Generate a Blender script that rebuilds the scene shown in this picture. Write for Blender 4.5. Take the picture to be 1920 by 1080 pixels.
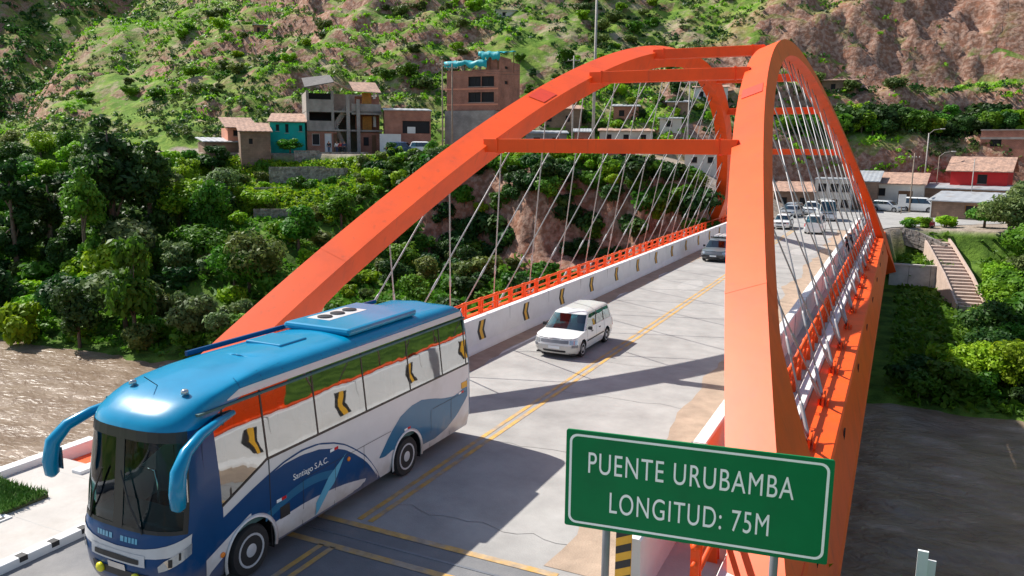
import bpy, bmesh, math, random
from mathutils import Vector, Matrix, noise
R = math.radians
random.seed(7)
for o in list(bpy.data.objects): bpy.data.objects.remove(o)
scn = bpy.context.scene
COL = scn.collection
# ------------------------------------------------------------------ camera
CAM = Vector((0.0, -49.838, 7.543)); YAW, PITCH, ROLL, FPX = 0.44799, 0.16924, 0.01085, 1500.0
_f = Vector((-math.sin(YAW)*math.cos(PITCH), math.cos(YAW)*math.cos(PITCH), -math.sin(PITCH)))
_r = Vector((math.cos(YAW), math.sin(YAW), 0)); _u = _r.cross(_f)
_r, _u = _r*math.cos(ROLL)+_u*math.sin(ROLL), _u*math.cos(ROLL)-_r*math.sin(ROLL)
cam = bpy.data.cameras.new('camera'); camo = bpy.data.objects.new('camera', cam); COL.objects.link(camo)
cam.sensor_width = 36.0; cam.lens = FPX/1920*36; cam.clip_start = 0.2; cam.clip_end = 3000
camo.matrix_world = Matrix(((_r.x, _u.x, -_f.x, CAM.x), (_r.y, _u.y, -_f.y, CAM.y), (_r.z, _u.z, -_f.z, CAM.z), (0, 0, 0, 1)))
scn.camera = camo
scn.render.resolution_x, scn.render.resolution_y = 1024, 576
# ------------------------------------------------------------------ sky, sun, exposure
SUN = Vector((-0.93, 0.12, 1.0)).normalized()          # towards the sun
w = bpy.data.worlds.new('World'); scn.world = w; w.use_nodes = True
nt = w.node_tree; nt.nodes.clear()
sky = nt.nodes.new('ShaderNodeTexSky'); sky.sky_type = 'NISHITA'; sky.sun_disc = False
sky.sun_elevation = math.asin(SUN.z); sky.sun_rotation = math.atan2(SUN.x, SUN.y)
sky.air_density = 1.0; sky.dust_density = 1.0; sky.ozone_density = 1.0
bg = nt.nodes.new('ShaderNodeBackground'); bg.inputs['Strength'].default_value = 0.105
wo = nt.nodes.new('ShaderNodeOutputWorld')
nt.links.new(sky.outputs[0], bg.inputs[0]); nt.links.new(bg.outputs[0], wo.inputs[0])
sl = bpy.data.lights.new('sun', 'SUN'); sl.energy = 5.0; sl.angle = R(0.53); sl.color = (1.0, 0.95, 0.87)
so = bpy.data.objects.new('sun', sl); COL.objects.link(so); so.rotation_euler = SUN.to_track_quat('Z', 'Y').to_euler(); so.location = (-60, 0, 90)
scn.view_settings.view_transform = 'Standard'; scn.view_settings.look = 'None'
scn.view_settings.exposure = 0.54; scn.view_settings.gamma = 1.0; scn.view_settings.use_curve_mapping = False
# ------------------------------------------------------------------ helpers
def ray(px, py): return _f + _r*((px-960)/FPX) - _u*((py-540)/FPX)
def at_d(px, py, d): return CAM + ray(px, py)*d
def at_z(px, py, z):
    d = ray(px, py); return CAM + d*((z-CAM.z)/d.z)
def at_x(px, py, x):
    d = ray(px, py); return CAM + d*((x-CAM.x)/d.x)
def at_y(px, py, y):
    d = ray(px, py); return CAM + d*((y-CAM.y)/d.y)
def lerp(a, b, t): return a+(b-a)*t
def sstep(a, b, x):
    t = min(1, max(0, (x-a)/(b-a))); return t*t*(3-2*t)
def interp(pts, x):
    if x <= pts[0][0]: return pts[0][1]
    for (a, za), (b, zb) in zip(pts, pts[1:]):
        if x <= b: return lerp(za, zb, (x-a)/(b-a))
    return pts[-1][1]
def srgb(r, g, b):
    f = lambda c: (c/255/12.92 if c/255 <= 0.04045 else ((c/255+0.055)/1.055)**2.4)
    return (f(r), f(g), f(b))
MATS = {}
def mat(name, col, rough=0.6, metal=0.0, var=0.12, scale=4.0, bump=0.0, bscale=20.0, coat=0.0, spec=0.5, rnd=0.0, col2=None, thr=(0.45, 0.6), col2scale=None, streak=None, dirt=None):
    """procedural painted / mineral surface: colour mottled by noise, optional second tone in patches, fine bump"""
    m = bpy.data.materials.new(name); m.use_nodes = True; n = m.node_tree.nodes; l = m.node_tree.links
    b = n['Principled BSDF']; b.inputs['Roughness'].default_value = rough; b.inputs['Metallic'].default_value = metal
    b.inputs['Specular IOR Level'].default_value = spec; b.inputs['Coat Weight'].default_value = coat; b.inputs['Coat Roughness'].default_value = 0.06
    tc = n.new('ShaderNodeTexCoord'); nz = n.new('ShaderNodeTexNoise'); nz.inputs['Scale'].default_value = scale; nz.inputs['Detail'].default_value = 6; nz.inputs['Roughness'].default_value = 0.65
    l.new(tc.outputs['Object'], nz.inputs['Vector'])
    mp = n.new('ShaderNodeMapRange'); mp.inputs[1].default_value = 0.3; mp.inputs[2].default_value = 0.7; mp.inputs[3].default_value = 1-var; mp.inputs[4].default_value = 1+var
    l.new(nz.outputs['Fac'], mp.inputs[0])
    c = n.new('ShaderNodeRGB'); c.outputs[0].default_value = (*col, 1); cur = c.outputs[0]
    if col2:
        n2 = n.new('ShaderNodeTexNoise'); n2.inputs['Scale'].default_value = col2scale or scale*0.35; n2.inputs['Detail'].default_value = 8; n2.inputs['Roughness'].default_value = 0.6
        l.new(tc.outputs['Object'], n2.inputs['Vector'])
        r2 = n.new('ShaderNodeMapRange'); r2.inputs[1].default_value = thr[0]; r2.inputs[2].default_value = thr[1]; l.new(n2.outputs['Fac'], r2.inputs[0])
        mx = n.new('ShaderNodeMix'); mx.data_type = 'RGBA'; l.new(r2.outputs[0], mx.inputs[0]); l.new(cur, mx.inputs[6]); mx.inputs[7].default_value = (*col2, 1); cur = mx.outputs[2]
    if streak:   # rain streaks: noise drawn out along the vertical
        ms = n.new('ShaderNodeMapping'); ms.inputs['Scale'].default_value = (5.0, 5.0, 0.35); l.new(tc.outputs['Object'], ms.inputs[0])
        n3 = n.new('ShaderNodeTexNoise'); n3.inputs['Scale'].default_value = 1.0; n3.inputs['Detail'].default_value = 5; l.new(ms.outputs[0], n3.inputs['Vector'])
        r3 = n.new('ShaderNodeMapRange'); r3.inputs[1].default_value = 0.60; r3.inputs[2].default_value = 0.80; r3.inputs[4].default_value = 0.55; l.new(n3.outputs['Fac'], r3.inputs[0])
        mx = n.new('ShaderNodeMix'); mx.data_type = 'RGBA'; l.new(r3.outputs[0], mx.inputs[0]); l.new(cur, mx.inputs[6]); mx.inputs[7].default_value = (*streak, 1); cur = mx.outputs[2]
    if dirt:     # road dust splashed up the lower body, ragged edge
        sp = n.new('ShaderNodeSeparateXYZ'); l.new(tc.outputs['Object'], sp.inputs[0]); n4 = n.new('ShaderNodeTexNoise'); n4.inputs['Scale'].default_value = 2.5; n4.inputs['Detail'].default_value = 7; l.new(tc.outputs['Object'], n4.inputs['Vector'])
        m4 = n.new('ShaderNodeMath'); m4.operation = 'MULTIPLY_ADD'; l.new(n4.outputs['Fac'], m4.inputs[0]); m4.inputs[1].default_value = -1.2; l.new(sp.outputs[2], m4.inputs[2])
        r4 = n.new('ShaderNodeMapRange'); r4.inputs[1].default_value = 0.25; r4.inputs[2].default_value = -0.3; r4.inputs[4].default_value = 0.55; l.new(m4.outputs[0], r4.inputs[0])
        mx = n.new('ShaderNodeMix'); mx.data_type = 'RGBA'; l.new(r4.outputs[0], mx.inputs[0]); l.new(cur, mx.inputs[6]); mx.inputs[7].default_value = (*dirt, 1); cur = mx.outputs[2]
    vm = n.new('ShaderNodeVectorMath'); vm.operation = 'SCALE'; l.new(cur, vm.inputs[0]); l.new(mp.outputs[0], vm.inputs['Scale']); cur = vm.outputs[0]
    if rnd:
        oi = n.new('ShaderNodeObjectInfo'); hs = n.new('ShaderNodeHueSaturation'); 
        a = n.new('ShaderNodeMapRange'); a.inputs[3].default_value = 0.5-rnd*0.12; a.inputs[4].default_value = 0.5+rnd*0.05; l.new(oi.outputs['Random'], a.inputs[0]); l.new(a.outputs[0], hs.inputs['Hue'])
        wn = n.new('ShaderNodeTexWhiteNoise'); wn.noise_dimensions = '1D'; l.new(oi.outputs['Random'], wn.inputs['W'])
        v = n.new('ShaderNodeMapRange'); v.inputs[3].default_value = 1-rnd; v.inputs[4].default_value = 1+rnd; l.new(wn.outputs['Value'], v.inputs[0]); l.new(v.outputs[0], hs.inputs['Value'])
        l.new(cur, hs.inputs['Color']); cur = hs.outputs[0]
    l.new(cur, b.inputs['Base Color'])
    if bump:
        nb = n.new('ShaderNodeTexNoise'); nb.inputs['Scale'].default_value = bscale; nb.inputs['Detail'].default_value = 5; l.new(tc.outputs['Object'], nb.inputs['Vector'])
        bp = n.new('ShaderNodeBump'); bp.inputs['Strength'].default_value = bump; bp.inputs['Distance'].default_value = 0.05; l.new(nb.outputs['Fac'], bp.inputs['Height']); l.new(bp.outputs[0], b.inputs['Normal'])
    MATS[name] = m; return m
def glassmat(name, tint, refl, rough=0.02):
    """window glass: tinted see-through pane with a mirror share"""
    m = bpy.data.materials.new(name); m.use_nodes = True; n = m.node_tree.nodes; l = m.node_tree.links; n.remove(n['Principled BSDF'])
    t = n.new('ShaderNodeBsdfTransparent'); t.inputs[0].default_value = (*tint, 1)
    g = n.new('ShaderNodeBsdfGlossy'); g.inputs['Roughness'].default_value = rough; g.inputs[0].default_value = (0.9, 0.95, 1, 1)
    fr = n.new('ShaderNodeFresnel'); fr.inputs[0].default_value = 1.5
    ad = n.new('ShaderNodeMath'); ad.operation = 'ADD'; ad.use_clamp = True; l.new(fr.outputs[0], ad.inputs[0]); ad.inputs[1].default_value = refl
    nz = n.new('ShaderNodeTexNoise'); nz.inputs['Scale'].default_value = 1.1; tc = n.new('ShaderNodeTexCoord'); l.new(tc.outputs['Object'], nz.inputs['Vector'])
    bp = n.new('ShaderNodeBump'); bp.inputs['Strength'].default_value = 0.06; bp.inputs['Distance'].default_value = 0.05; l.new(nz.outputs['Fac'], bp.inputs['Height']); l.new(bp.outputs[0], g.inputs['Normal'])
    mx = n.new('ShaderNodeMixShader'); l.new(ad.outputs[0], mx.inputs[0]); l.new(t.outputs[0], mx.inputs[1]); l.new(g.outputs[0], mx.inputs[2]); l.new(mx.outputs[0], n['Material Output'].inputs[0])
    MATS[name] = m; return m
class MB:
    def __init__(s): s.v = []; s.f = []; s.m = []; s.cm = 0
    def add(s, vs, fs):
        k = len(s.v); s.v += [tuple(v) for v in vs]; s.f += [tuple(i+k for i in f) for f in fs]; s.m += [s.cm]*len(fs); return s
    def box(s, c, size, rot=None):
        hx, hy, hz = size[0]/2, size[1]/2, size[2]/2; c = Vector(c)
        vs = [Vector((x, y, z)) for z in (-hz, hz) for y in (-hy, hy) for x in (-hx, hx)]
        if rot is not None:
            q = rot if isinstance(rot, Matrix) else Matrix.Rotation(rot, 3, 'Z')
            vs = [q @ v for v in vs]
        return s.add([c+v for v in vs], [(0, 2, 3, 1), (4, 5, 7, 6), (0, 1, 5, 4), (2, 6, 7, 3), (0, 4, 6, 2), (1, 3, 7, 5)])
    def bb(s, x0, x1, y0, y1, z0, z1): return s.box(((x0+x1)/2, (y0+y1)/2, (z0+z1)/2), (x1-x0, y1-y0, z1-z0))
    def beam(s, a, b, w, h, up=(0, 0, 1)):
        a, b = Vector(a), Vector(b); d = (b-a).normalized(); u = Vector(up)
        if abs(d.dot(u)) > 0.98: u = Vector((0, 1, 0))
        sx = d.cross(u).normalized(); sz = sx.cross(d)
        vs = [p+sx*i*w/2+sz*j*h/2 for p in (a, b) for i, j in ((-1, -1), (1, -1), (1, 1), (-1, 1))]
        return s.add(vs, [(3, 2, 1, 0), (4, 5, 6, 7), (0, 1, 5, 4), (1, 2, 6, 5), (2, 3, 7, 6), (3, 0, 4, 7)])
    def tube(s, pts, rad, n=8, cap=True):
        pts = [Vector(p) for p in pts]; rs = rad if isinstance(rad, (list, tuple)) else [rad]*len(pts)
        vs = []; prev = None
        for i, p in enumerate(pts):
            d = (pts[min(i+1, len(pts)-1)]-pts[max(i-1, 0)]).normalized()
            if prev is None:
                u = d.cross(Vector((0.13, 0.21, 1)) if abs(d.z) < .9 else Vector((1, 0.1, 0))).normalized()
            else: u = (prev-d*prev.dot(d)).normalized()
            prev = u; v = d.cross(u)
            vs += [p+(u*math.cos(2*math.pi*k/n)+v*math.sin(2*math.pi*k/n))*rs[i] for k in range(n)]
        fs = [(i*n+k, i*n+(k+1) % n, (i+1)*n+(k+1) % n, (i+1)*n+k) for i in range(len(pts)-1) for k in range(n)]
        if cap: fs += [tuple(range(n))[::-1], tuple((len(pts)-1)*n+k for k in range(n))]
        return s.add(vs, fs)
    def grid(s, rows, flip=False):
        n = len(rows[0]); vs = [v for r in rows for v in r]
        fs = [(i*n+j, i*n+j+1, (i+1)*n+j+1, (i+1)*n+j) for i in range(len(rows)-1) for j in range(n-1)]
        if flip: fs = [f[::-1] for f in fs]
        return s.add(vs, fs)
    def prism(s, poly, d):   # planar polygon + thickness vector
        n = len(poly); d = Vector(d); p = [Vector(q) for q in poly]
        return s.add(p+[q+d for q in p], [tuple(range(n))[::-1], tuple(range(n, 2*n))]+[(i, (i+1) % n, n+(i+1) % n, n+i) for i in range(n)])
    def lathe(s, prof, c, axis='Z', n=16):   # prof: (radius, height along axis)
        vs = []
        for r, h in prof:
            for k in range(n):
                a = 2*math.pi*k/n; p = (r*math.cos(a), r*math.sin(a), h)
                if axis == 'X': p = (p[2], p[0], p[1])
                vs.append(Vector(c)+Vector(p))
        fs = [(i*n+k, i*n+(k+1) % n, (i+1)*n+(k+1) % n, (i+1)*n+k) for i in range(len(prof)-1) for k in range(n)]
        return s.add(vs, fs+[tuple(range(n))[::-1], tuple((len(prof)-1)*n+k for k in range(n))])
    def mesh(s, name, ms, smooth=False):
        me = bpy.data.meshes.new(name); me.from_pydata(s.v, [], s.f)
        for m in (ms if isinstance(ms, (list, tuple)) else [ms]): me.materials.append(m if not isinstance(m, str) else MATS[m])
        if any(s.m): me.polygons.foreach_set('material_index', s.m)
        if smooth: me.polygons.foreach_set('use_smooth', [True]*len(me.polygons))
        me.update(); return me
    def build(s, name, ms, parent=None, smooth=False, bevel=0, sharp=None, recalc=False):
        o = obj(name, s.mesh(name, ms, smooth or sharp is not None), parent)
        if recalc:
            bm = bmesh.new(); bm.from_mesh(o.data); bmesh.ops.recalc_face_normals(bm, faces=bm.faces); bm.to_mesh(o.data); bm.free()
        if sharp is not None:
            md = o.modifiers.new('edge_split', 'EDGE_SPLIT'); md.split_angle = R(sharp)
        if bevel:
            md = o.modifiers.new('bevel', 'BEVEL'); md.width = bevel; md.segments = 2; md.limit_method = 'ANGLE'; md.angle_limit = R(40)
        return o
    def local(s, loc, rz=0):
        c, q = Vector(loc), Matrix.Rotation(-rz, 3, 'Z'); s.v = [tuple(q @ (Vector(v)-c)) for v in s.v]; return s
def obj(name, data, parent=None):
    o = bpy.data.objects.new(name, data); COL.objects.link(o)
    if parent is not None: o.parent = parent
    return o
def tag(o, label=None, cat=None, group=None, kind=None):
    for k, v in (('label', label), ('category', cat), ('group', group), ('kind', kind)):
        if v: o[k] = v
    return o
def thing(name, label, cat, loc=(0, 0, 0), rz=0, group=None):
    o = bpy.data.objects.new(name, None); COL.objects.link(o); o.location = loc; o.rotation_euler = (0, 0, rz); o.empty_display_size = 0.3
    return tag(o, label, cat, group)
def copy_tree(o, parent=None):
    c = o.copy(); COL.objects.link(c)
    if parent is not None: c.parent = parent
    for ch in list(o.children): copy_tree(ch, c)
    return c
def share(src, name, loc, parent, rot=None, scale=None):
    o = bpy.data.objects.new(name, src.data); COL.objects.link(o); o.parent = parent; o.location = loc
    if rot is not None: o.rotation_euler = rot
    if scale is not None: o.scale = scale
    for m in src.modifiers:
        n = o.modifiers.new(m.name, m.type)
        if m.type == 'BEVEL': n.width = m.width; n.segments = m.segments; n.limit_method = m.limit_method; n.angle_limit = m.angle_limit
        if m.type == 'EDGE_SPLIT': n.split_angle = m.split_angle
    return o
def text_part(body, name, m, parent, matrix, size, extrude=0.002, align='CENTER', spacing=1.0, xs=1.0, bold=0.0):
    cu = bpy.data.curves.new(name, 'FONT'); cu.body = body; cu.size = size; cu.extrude = extrude; cu.align_x = align; cu.align_y = 'CENTER'; cu.space_character = spacing; cu.offset = bold
    t = bpy.data.objects.new('tmp', cu); COL.objects.link(t); bpy.context.view_layer.update()
    me = bpy.data.meshes.new_from_object(t.evaluated_get(bpy.context.evaluated_depsgraph_get())); bpy.data.objects.remove(t); bpy.data.curves.remove(cu)
    me.name = name; me.materials.clear(); me.materials.append(MATS[m])
    if xs != 1.0: me.transform(Matrix.Scale(xs, 4, (1, 0, 0)))
    o = obj(name, me, parent); o.matrix_local = matrix; return o
def fbm(x, y, z=0.0, o=4, s=1.0): return noise.fractal(Vector((x*s, y*s, z)), 0.9, 2.1, o, noise_basis='PERLIN_ORIGINAL')
# ------------------------------------------------------------------ materials
mat('orange_paint', (0.90, 0.098, 0.012), 0.46, var=0.08, scale=0.8, spec=0.3, bump=0.04, bscale=3, col2=(0.70, 0.085, 0.022), thr=(0.48, 0.78), col2scale=0.5, streak=(0.50, 0.075, 0.03))
mat('cable_steel', (0.36, 0.36, 0.37), 0.5, 0.2, var=0.1)
mat('white_concrete', (0.74, 0.73, 0.72), 0.7, var=0.07, scale=1.2, bump=0.12, bscale=14, col2=(0.55, 0.52, 0.49), thr=(0.55, 0.8), col2scale=0.6)
mat('grey_concrete', (0.42, 0.41, 0.39), 0.85, var=0.18, scale=1.3, bump=0.25, bscale=9, col2=(0.22, 0.21, 0.19), thr=(0.5, 0.75))
mat('walk_concrete', (0.46, 0.43, 0.40), 0.85, var=0.12, scale=1.1, bump=0.15, bscale=18, col2=(0.36, 0.32, 0.28), thr=(0.5, 0.7))
mat('deck_surface', (0.35, 0.34, 0.325), 0.8, var=0.16, scale=0.9, bump=0.15, bscale=30, col2=(0.275, 0.265, 0.255), thr=(0.42, 0.72), col2scale=0.22)
mat('approach_asphalt', (0.17, 0.17, 0.175), 0.85, var=0.16, scale=1.2, bump=0.2, bscale=35, col2=(0.22, 0.21, 0.20), thr=(0.45, 0.7), col2scale=0.3)
mat('road_dust', (0.36, 0.27, 0.20), 0.95, var=0.2, scale=1.5, bump=0.3, bscale=25)
mat('yellow_paint', (0.58, 0.34, 0.09), 0.7, var=0.2, scale=5, col2=(0.36, 0.29, 0.22), thr=(0.44, 0.62), col2scale=1.6)
mat('white_paint', (0.62, 0.61, 0.59), 0.7, var=0.15, scale=5, col2=(0.36, 0.35, 0.34), thr=(0.52, 0.66), col2scale=2.5)
mat('black_paint', (0.022, 0.022, 0.024), 0.6, var=0.2)
mat('hazard_yellow', (0.72, 0.38, 0.03), 0.55, var=0.12)
mat('sign_green', (0.0, 0.165, 0.055), 0.45, var=0.08, scale=2, spec=0.15, col2=(0.004, 0.14, 0.05), thr=(0.5, 0.75), col2scale=1.2)
mat('sign_white', (0.82, 0.86, 0.85), 0.4, var=0.03)
mat('post_steel', (0.19, 0.20, 0.22), 0.5, 0.3, var=0.12)
mat('rubber', (0.018, 0.018, 0.019), 0.85, var=0.2)
mat('dark_trim', (0.014, 0.014, 0.016), 0.45, var=0.15)
# ------------------------------------------------------------------ terrain
WATER = -8.0
def ybank(x): return interp([(-700, -40), (-160, -22), (-100, -15), (-64, -11.5), (-48, -10.5), (-30, -4), (-17, 1), (0, 3.2), (8, 3.4), (60, 6)], x)
def ystreet(x): return interp([(-400, 60), (-160, 20), (-110, 18), (-88, 24), (-76, 29), (-60, 33), (-20, 34), (-13, 38.2), (-0.6, 38.2), (0.4, 44.4), (60, 46)], x)   # front edge of the upper street
def yfoot(x): return interp([(-700, 60), (-300, 45), (-160, 34), (-100, 38), (-78, 46), (-60, 52), (-35, 60), (-12, 76), (10, 84), (60, 84)], x)  # foot of the hill
def zstreet(x): return interp([(-400, 9), (-90, 7.0), (-30, 6.9), (-24, 5.6), (-13, 0.3), (-11, 0.0), (60, 0.4)], x)
def hill(x, y, t):
    """height above the street at t metres behind the foot of the hill"""
    rw = sstep(-40, -8, x)                                   # right: benches and a rock face; left: open slope
    rt = interp([(0, 0), (2, 3.0), (4, 8.0), (6, 10.4), (9, 11.2), (14, 12.6), (17, 18.2), (22, 19.2), (30, 30), (37, 36), (60, 48), (120, 85), (400, 240)], t)
    lf = interp([(0, 0), (4, 2.0), (30, 15), (70, 39), (140, 80), (400, 240), (900, 420)], t)
    return lerp(lf, rt, rw)
def height(x, y, fine=True):
    yb, ys, yf, zs = ybank(x), ystreet(x), yfoot(x), zstreet(x)
    n1 = fbm(x, y, 3.1, 4, 0.035)
    if y < -37.0:                                            # near bank
        edge = -38.6
        z = -0.12
        if x > -0.6: z = lerp(-0.12, -1.3, sstep(-40.5, -38, y))
        elif x < -18.0: z = lerp(-0.12, WATER-1.2, sstep(-18.2, -22.5, x)*sstep(-75, -55, y))
        else: z = lerp(-0.12, WATER-1.2, sstep(edge, edge+1.0, y))
        return z
    if x > -0.6 and y < -29: return lerp(-1.3, WATER-1.5, sstep(-33.2, -30.0, y))
    if y < yb-6: return WATER-2.0
    if y < yb+2:
        return lerp(WATER-2.0, WATER+0.5, (y-yb+6)/8.0)
    rb = sstep(-12, -4, x)
    if y < ys:
        t = (y-yb-2)/(ys-yb-2)
        # left: terraced wooded slope
        st = t*4.0; k = math.floor(st); fr = st-k; terr = (k+sstep(0.55, 0.95, fr))/4.0
        zl = WATER+0.5+(zs-WATER-0.5)*lerp(t**0.9, terr, 0.6)+n1*1.2
        # middle: low shelf, then an earth cliff under the hedge
        yc = 25.5+fbm(x, 0, 9, 3, 0.16)*3.0
        zc = interp([(yb+2, WATER+0.5), (yb+10, -6.0), (yc-3, -4.6), (yc, -3.2), (yc+1.2, 0.8), (yc+2.0, 3.6), (yc+3.4, 5.2), (ys, zs)], y)
        if yc-3 < y < yc+4: zc += fbm(x, y, zc*0.4, 4, 0.4)*0.9
        mw = sstep(-56, -44, x)*(1-sstep(-20, -13, x))
        # right: wooded bank below the abutment
        zr = interp([(yb+2, WATER+0.5), (yb+14, -6.4), (yb+28, -5.7), (36.8, -5.3), (37.4, -3.1), (43.2, -2.8), (44.2, -0.1)] if x > -0.3 else [(yb+2, WATER+0.5), (yb+14, -6.4), (yb+28, -5.7), (36.8, -5.3), (37.4, -3.1), (38.2, -0.2)], y)
        z = lerp(zl, zc, mw); z = lerp(z, zr, sstep(-18, -13, x))
        return z+n1*0.25*(1-sstep(-18, -13, x))
    if y < yf:
        return zs+fbm(x, y, 5, 3, 0.2)*0.08-0.12*sstep(-24, -12, x)
    t = y-yf
    z = zs-0.12*sstep(-24, -12, x)+hill(x, y, t)
    a = sstep(0, 40, t)
    big = noise.ridged_multi_fractal(Vector((x*0.008+y*0.0045+1.7, y*0.004-x*0.002, 0.3)), 1.0, 2.1, 4, 1.0, 2.0)
    far = sstep(60, 260, t)
    z += a*(fbm(x, y, 1.3, 5, 0.022)*6.0)+far*(big-1.1)*38.0
    # the near hill ends in a spur; beyond it a side valley and the far mountain
    xl = -166-(y-56)*0.66
    if x < xl+25:
        dz = (xl+25-x); z = max(min(z, 9+0.03*max(0, y)), z-0.0125*dz*dz if dz < 40 else z-20-1.0*(dz-40))
    if x < -300: z = max(z, (-x-352)*0.80+(noise.ridged_multi_fractal(Vector((x*0.006+y*0.003, y*0.007, 2.2)), 1.0, 2.1, 5, 1.0, 2.0)-1.0)*42)
    tm = sstep(4, 14, t)*(1-sstep(120, 180, t))*sstep(-0.25, 0.25, fbm(x, y, 12.5, 3, 0.02))*(1-sstep(-25, -8, x)*(1-sstep(34, 44, t)))   # old farm terraces
    if tm > 0: z += tm*0.85*math.sin((z+fbm(x, y, 3, 3, 0.05)*1.5)*2*math.pi/4.6)
    if fine:
        z += sstep(0, 6, t)*fbm(x, y, 7.7, 4, 0.13)*1.5
        rock = sstep(-40, -8, x)*sstep(21, 24, t)*(1-sstep(36, 46, t))
        if rock > 0: z += rock*(noise.ridged_multi_fractal(Vector((x*0.16, y*0.22, 0)), 0.9, 2.2, 4, 1.0, 2.0)-1.0)*2.2
    return z
def axis(segs):
    out = []
    for a, b, st in segs:
        n = max(1, round((b-a)/st)); out += [a+(b-a)*i/n for i in range(n)]
    return out+[segs[-1][1]]
def build_terrain():
    xs = axis([(-900, -620, 14), (-620, -420, 7), (-420, -200, 4), (-200, -105, 2.4), (-105, -58, 1.1), (-58, -12, 0.75), (-12, 14, 0.8), (14, 60, 2.5), (60, 300, 30)])
    ys = axis([(-200, -60, 20), (-60, -42, 3), (-42, -33, 0.5), (-33, -28, 0.6), (-28, -20, 3), (-20, 20, 1.0), (20, 40, 0.55), (40, 76, 0.8), (76, 125, 1.0), (125, 230, 2.4), (230, 480, 6), (480, 900, 20)])
    b = MB(); b.grid([[(x, y, height(x, y)) for x in xs] for y in ys])
    m = bpy.data.materials.new('hillside_ground'); m.use_nodes = True; n = m.node_tree.nodes; l = m.node_tree.links; p = n['Principled BSDF']; p.inputs['Roughness'].default_value = 0.95; p.inputs['Specular IOR Level'].default_value = 0.15
    tc = n.new('ShaderNodeTexCoord')
    def nz(sc, det=6, ro=0.6):
        q = n.new('ShaderNodeTexNoise'); q.inputs['Scale'].default_value = sc; q.inputs['Detail'].default_value = det; q.inputs['Roughness'].default_value = ro; l.new(tc.outputs['Object'], q.inputs['Vector']); return q.outputs['Fac']
    def ramp(src, a, b_):
        q = n.new('ShaderNodeMapRange'); q.interpolation_type = 'SMOOTHSTEP'; q.inputs[1].default_value = a; q.inputs[2].default_value = b_; l.new(src, q.inputs[0]); return q.outputs[0]
    def mix(f, a, b_):
        q = n.new('ShaderNodeMix'); q.data_type = 'RGBA'
        l.new(f, q.inputs[0])
        for i, c in ((6, a), (7, b_)):
            if isinstance(c, tuple): q.inputs[i].default_value = (*c, 1)
            else: l.new(c, q.inputs[i])
        return q.outputs[2]
    grass = mix(ramp(nz(0.35), 0.42, 0.62), (0.10, 0.19, 0.022), (0.20, 0.29, 0.045))
    dry = mix(ramp(nz(0.5), 0.4, 0.65), (0.36, 0.30, 0.19), (0.23, 0.21, 0.115))
    c = mix(ramp(nz(0.16, 9, 0.72), 0.50, 0.62), grass, dry)
    earth = mix(ramp(nz(0.6, 8), 0.38, 0.62), (0.29, 0.135, 0.085), (0.18, 0.095, 0.065))
    rock = mix(ramp(nz(1.4, 8), 0.4, 0.65), earth, (0.42, 0.27, 0.205))
    c = mix(ramp(nz(0.09, 8, 0.72), 0.59, 0.66), c, rock)
    g = n.new('ShaderNodeNewGeometry'); sx = n.new('ShaderNodeSeparateXYZ'); l.new(g.outputs['True Normal'], sx.inputs[0])
    steep = n.new('ShaderNodeMapRange'); steep.inputs[1].default_value = 0.72; steep.inputs[2].default_value = 0.54; l.new(sx.outputs['Z'], steep.inputs[0])
    c = mix(steep.outputs[0], c, rock)
    at = n.new('ShaderNodeAttribute'); at.attribute_name = 'zone'; zs = n.new('ShaderNodeSeparateColor'); l.new(at.outputs['Color'], zs.inputs[0])
    c = mix(zs.outputs[0], c, mix(ramp(nz(0.8), 0.4, 0.6), (0.27, 0.22, 0.175), (0.36, 0.30, 0.25)))      # trodden street dirt
    c = mix(zs.outputs[1], c, mix(ramp(nz(0.5), 0.4, 0.62), (0.05, 0.10, 0.014), (0.11, 0.19, 0.026)))   # damp wooded bank
    c = mix(zs.outputs[2], c, rock)
    l.new(c, p.inputs['Base Color'])
    bp = n.new('ShaderNodeBump'); bp.inputs['Strength'].default_value = 0.7; bp.inputs['Distance'].default_value = 0.5; l.new(nz(0.9, 8, 0.65), bp.inputs['Height']); l.new(bp.outputs[0], p.inputs['Normal'])
    MATS['hillside_ground'] = m
    o = b.build('ground', m, smooth=True); tag(o, kind='structure')
    ca = o.data.color_attributes.new('zone', 'FLOAT_COLOR', 'POINT'); cols = []
    for y in ys:
        for x in xs:
            yb, ys_, yf = ybank(x), ystreet(x), yfoot(x)
            street = 1.0 if (ys_-0.5 < y < yf+1 and x > -100) else 0.0
            t = y-yf
            if x > -30 and 25 < t < 33: street = 0.0
            bank = 1.0 if (y < ys_ and y > -37) else 0.0
            mid = 1.0 if (-50 < x < -13 and 22.0+fbm(x, 1, 2, 2, 0.2)*2 < y < 30.5) else 0.0
            if mid: bank = 0
            rk = mid
            if x > -45 and ((20 < t < 40) or (-1 < t < 8) or (14 < t <= 20)): rk = max(rk, min(1, max(0, 0.55+fbm(x, y, 4, 4, 0.09)*1.6)))
            cols += [street*(1-rk), bank, rk, 1]
    ca.data.foreach_set('color', cols)
    return o
ground = build_terrain()
def ground_z(x, y): return height(x, y)
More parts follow.
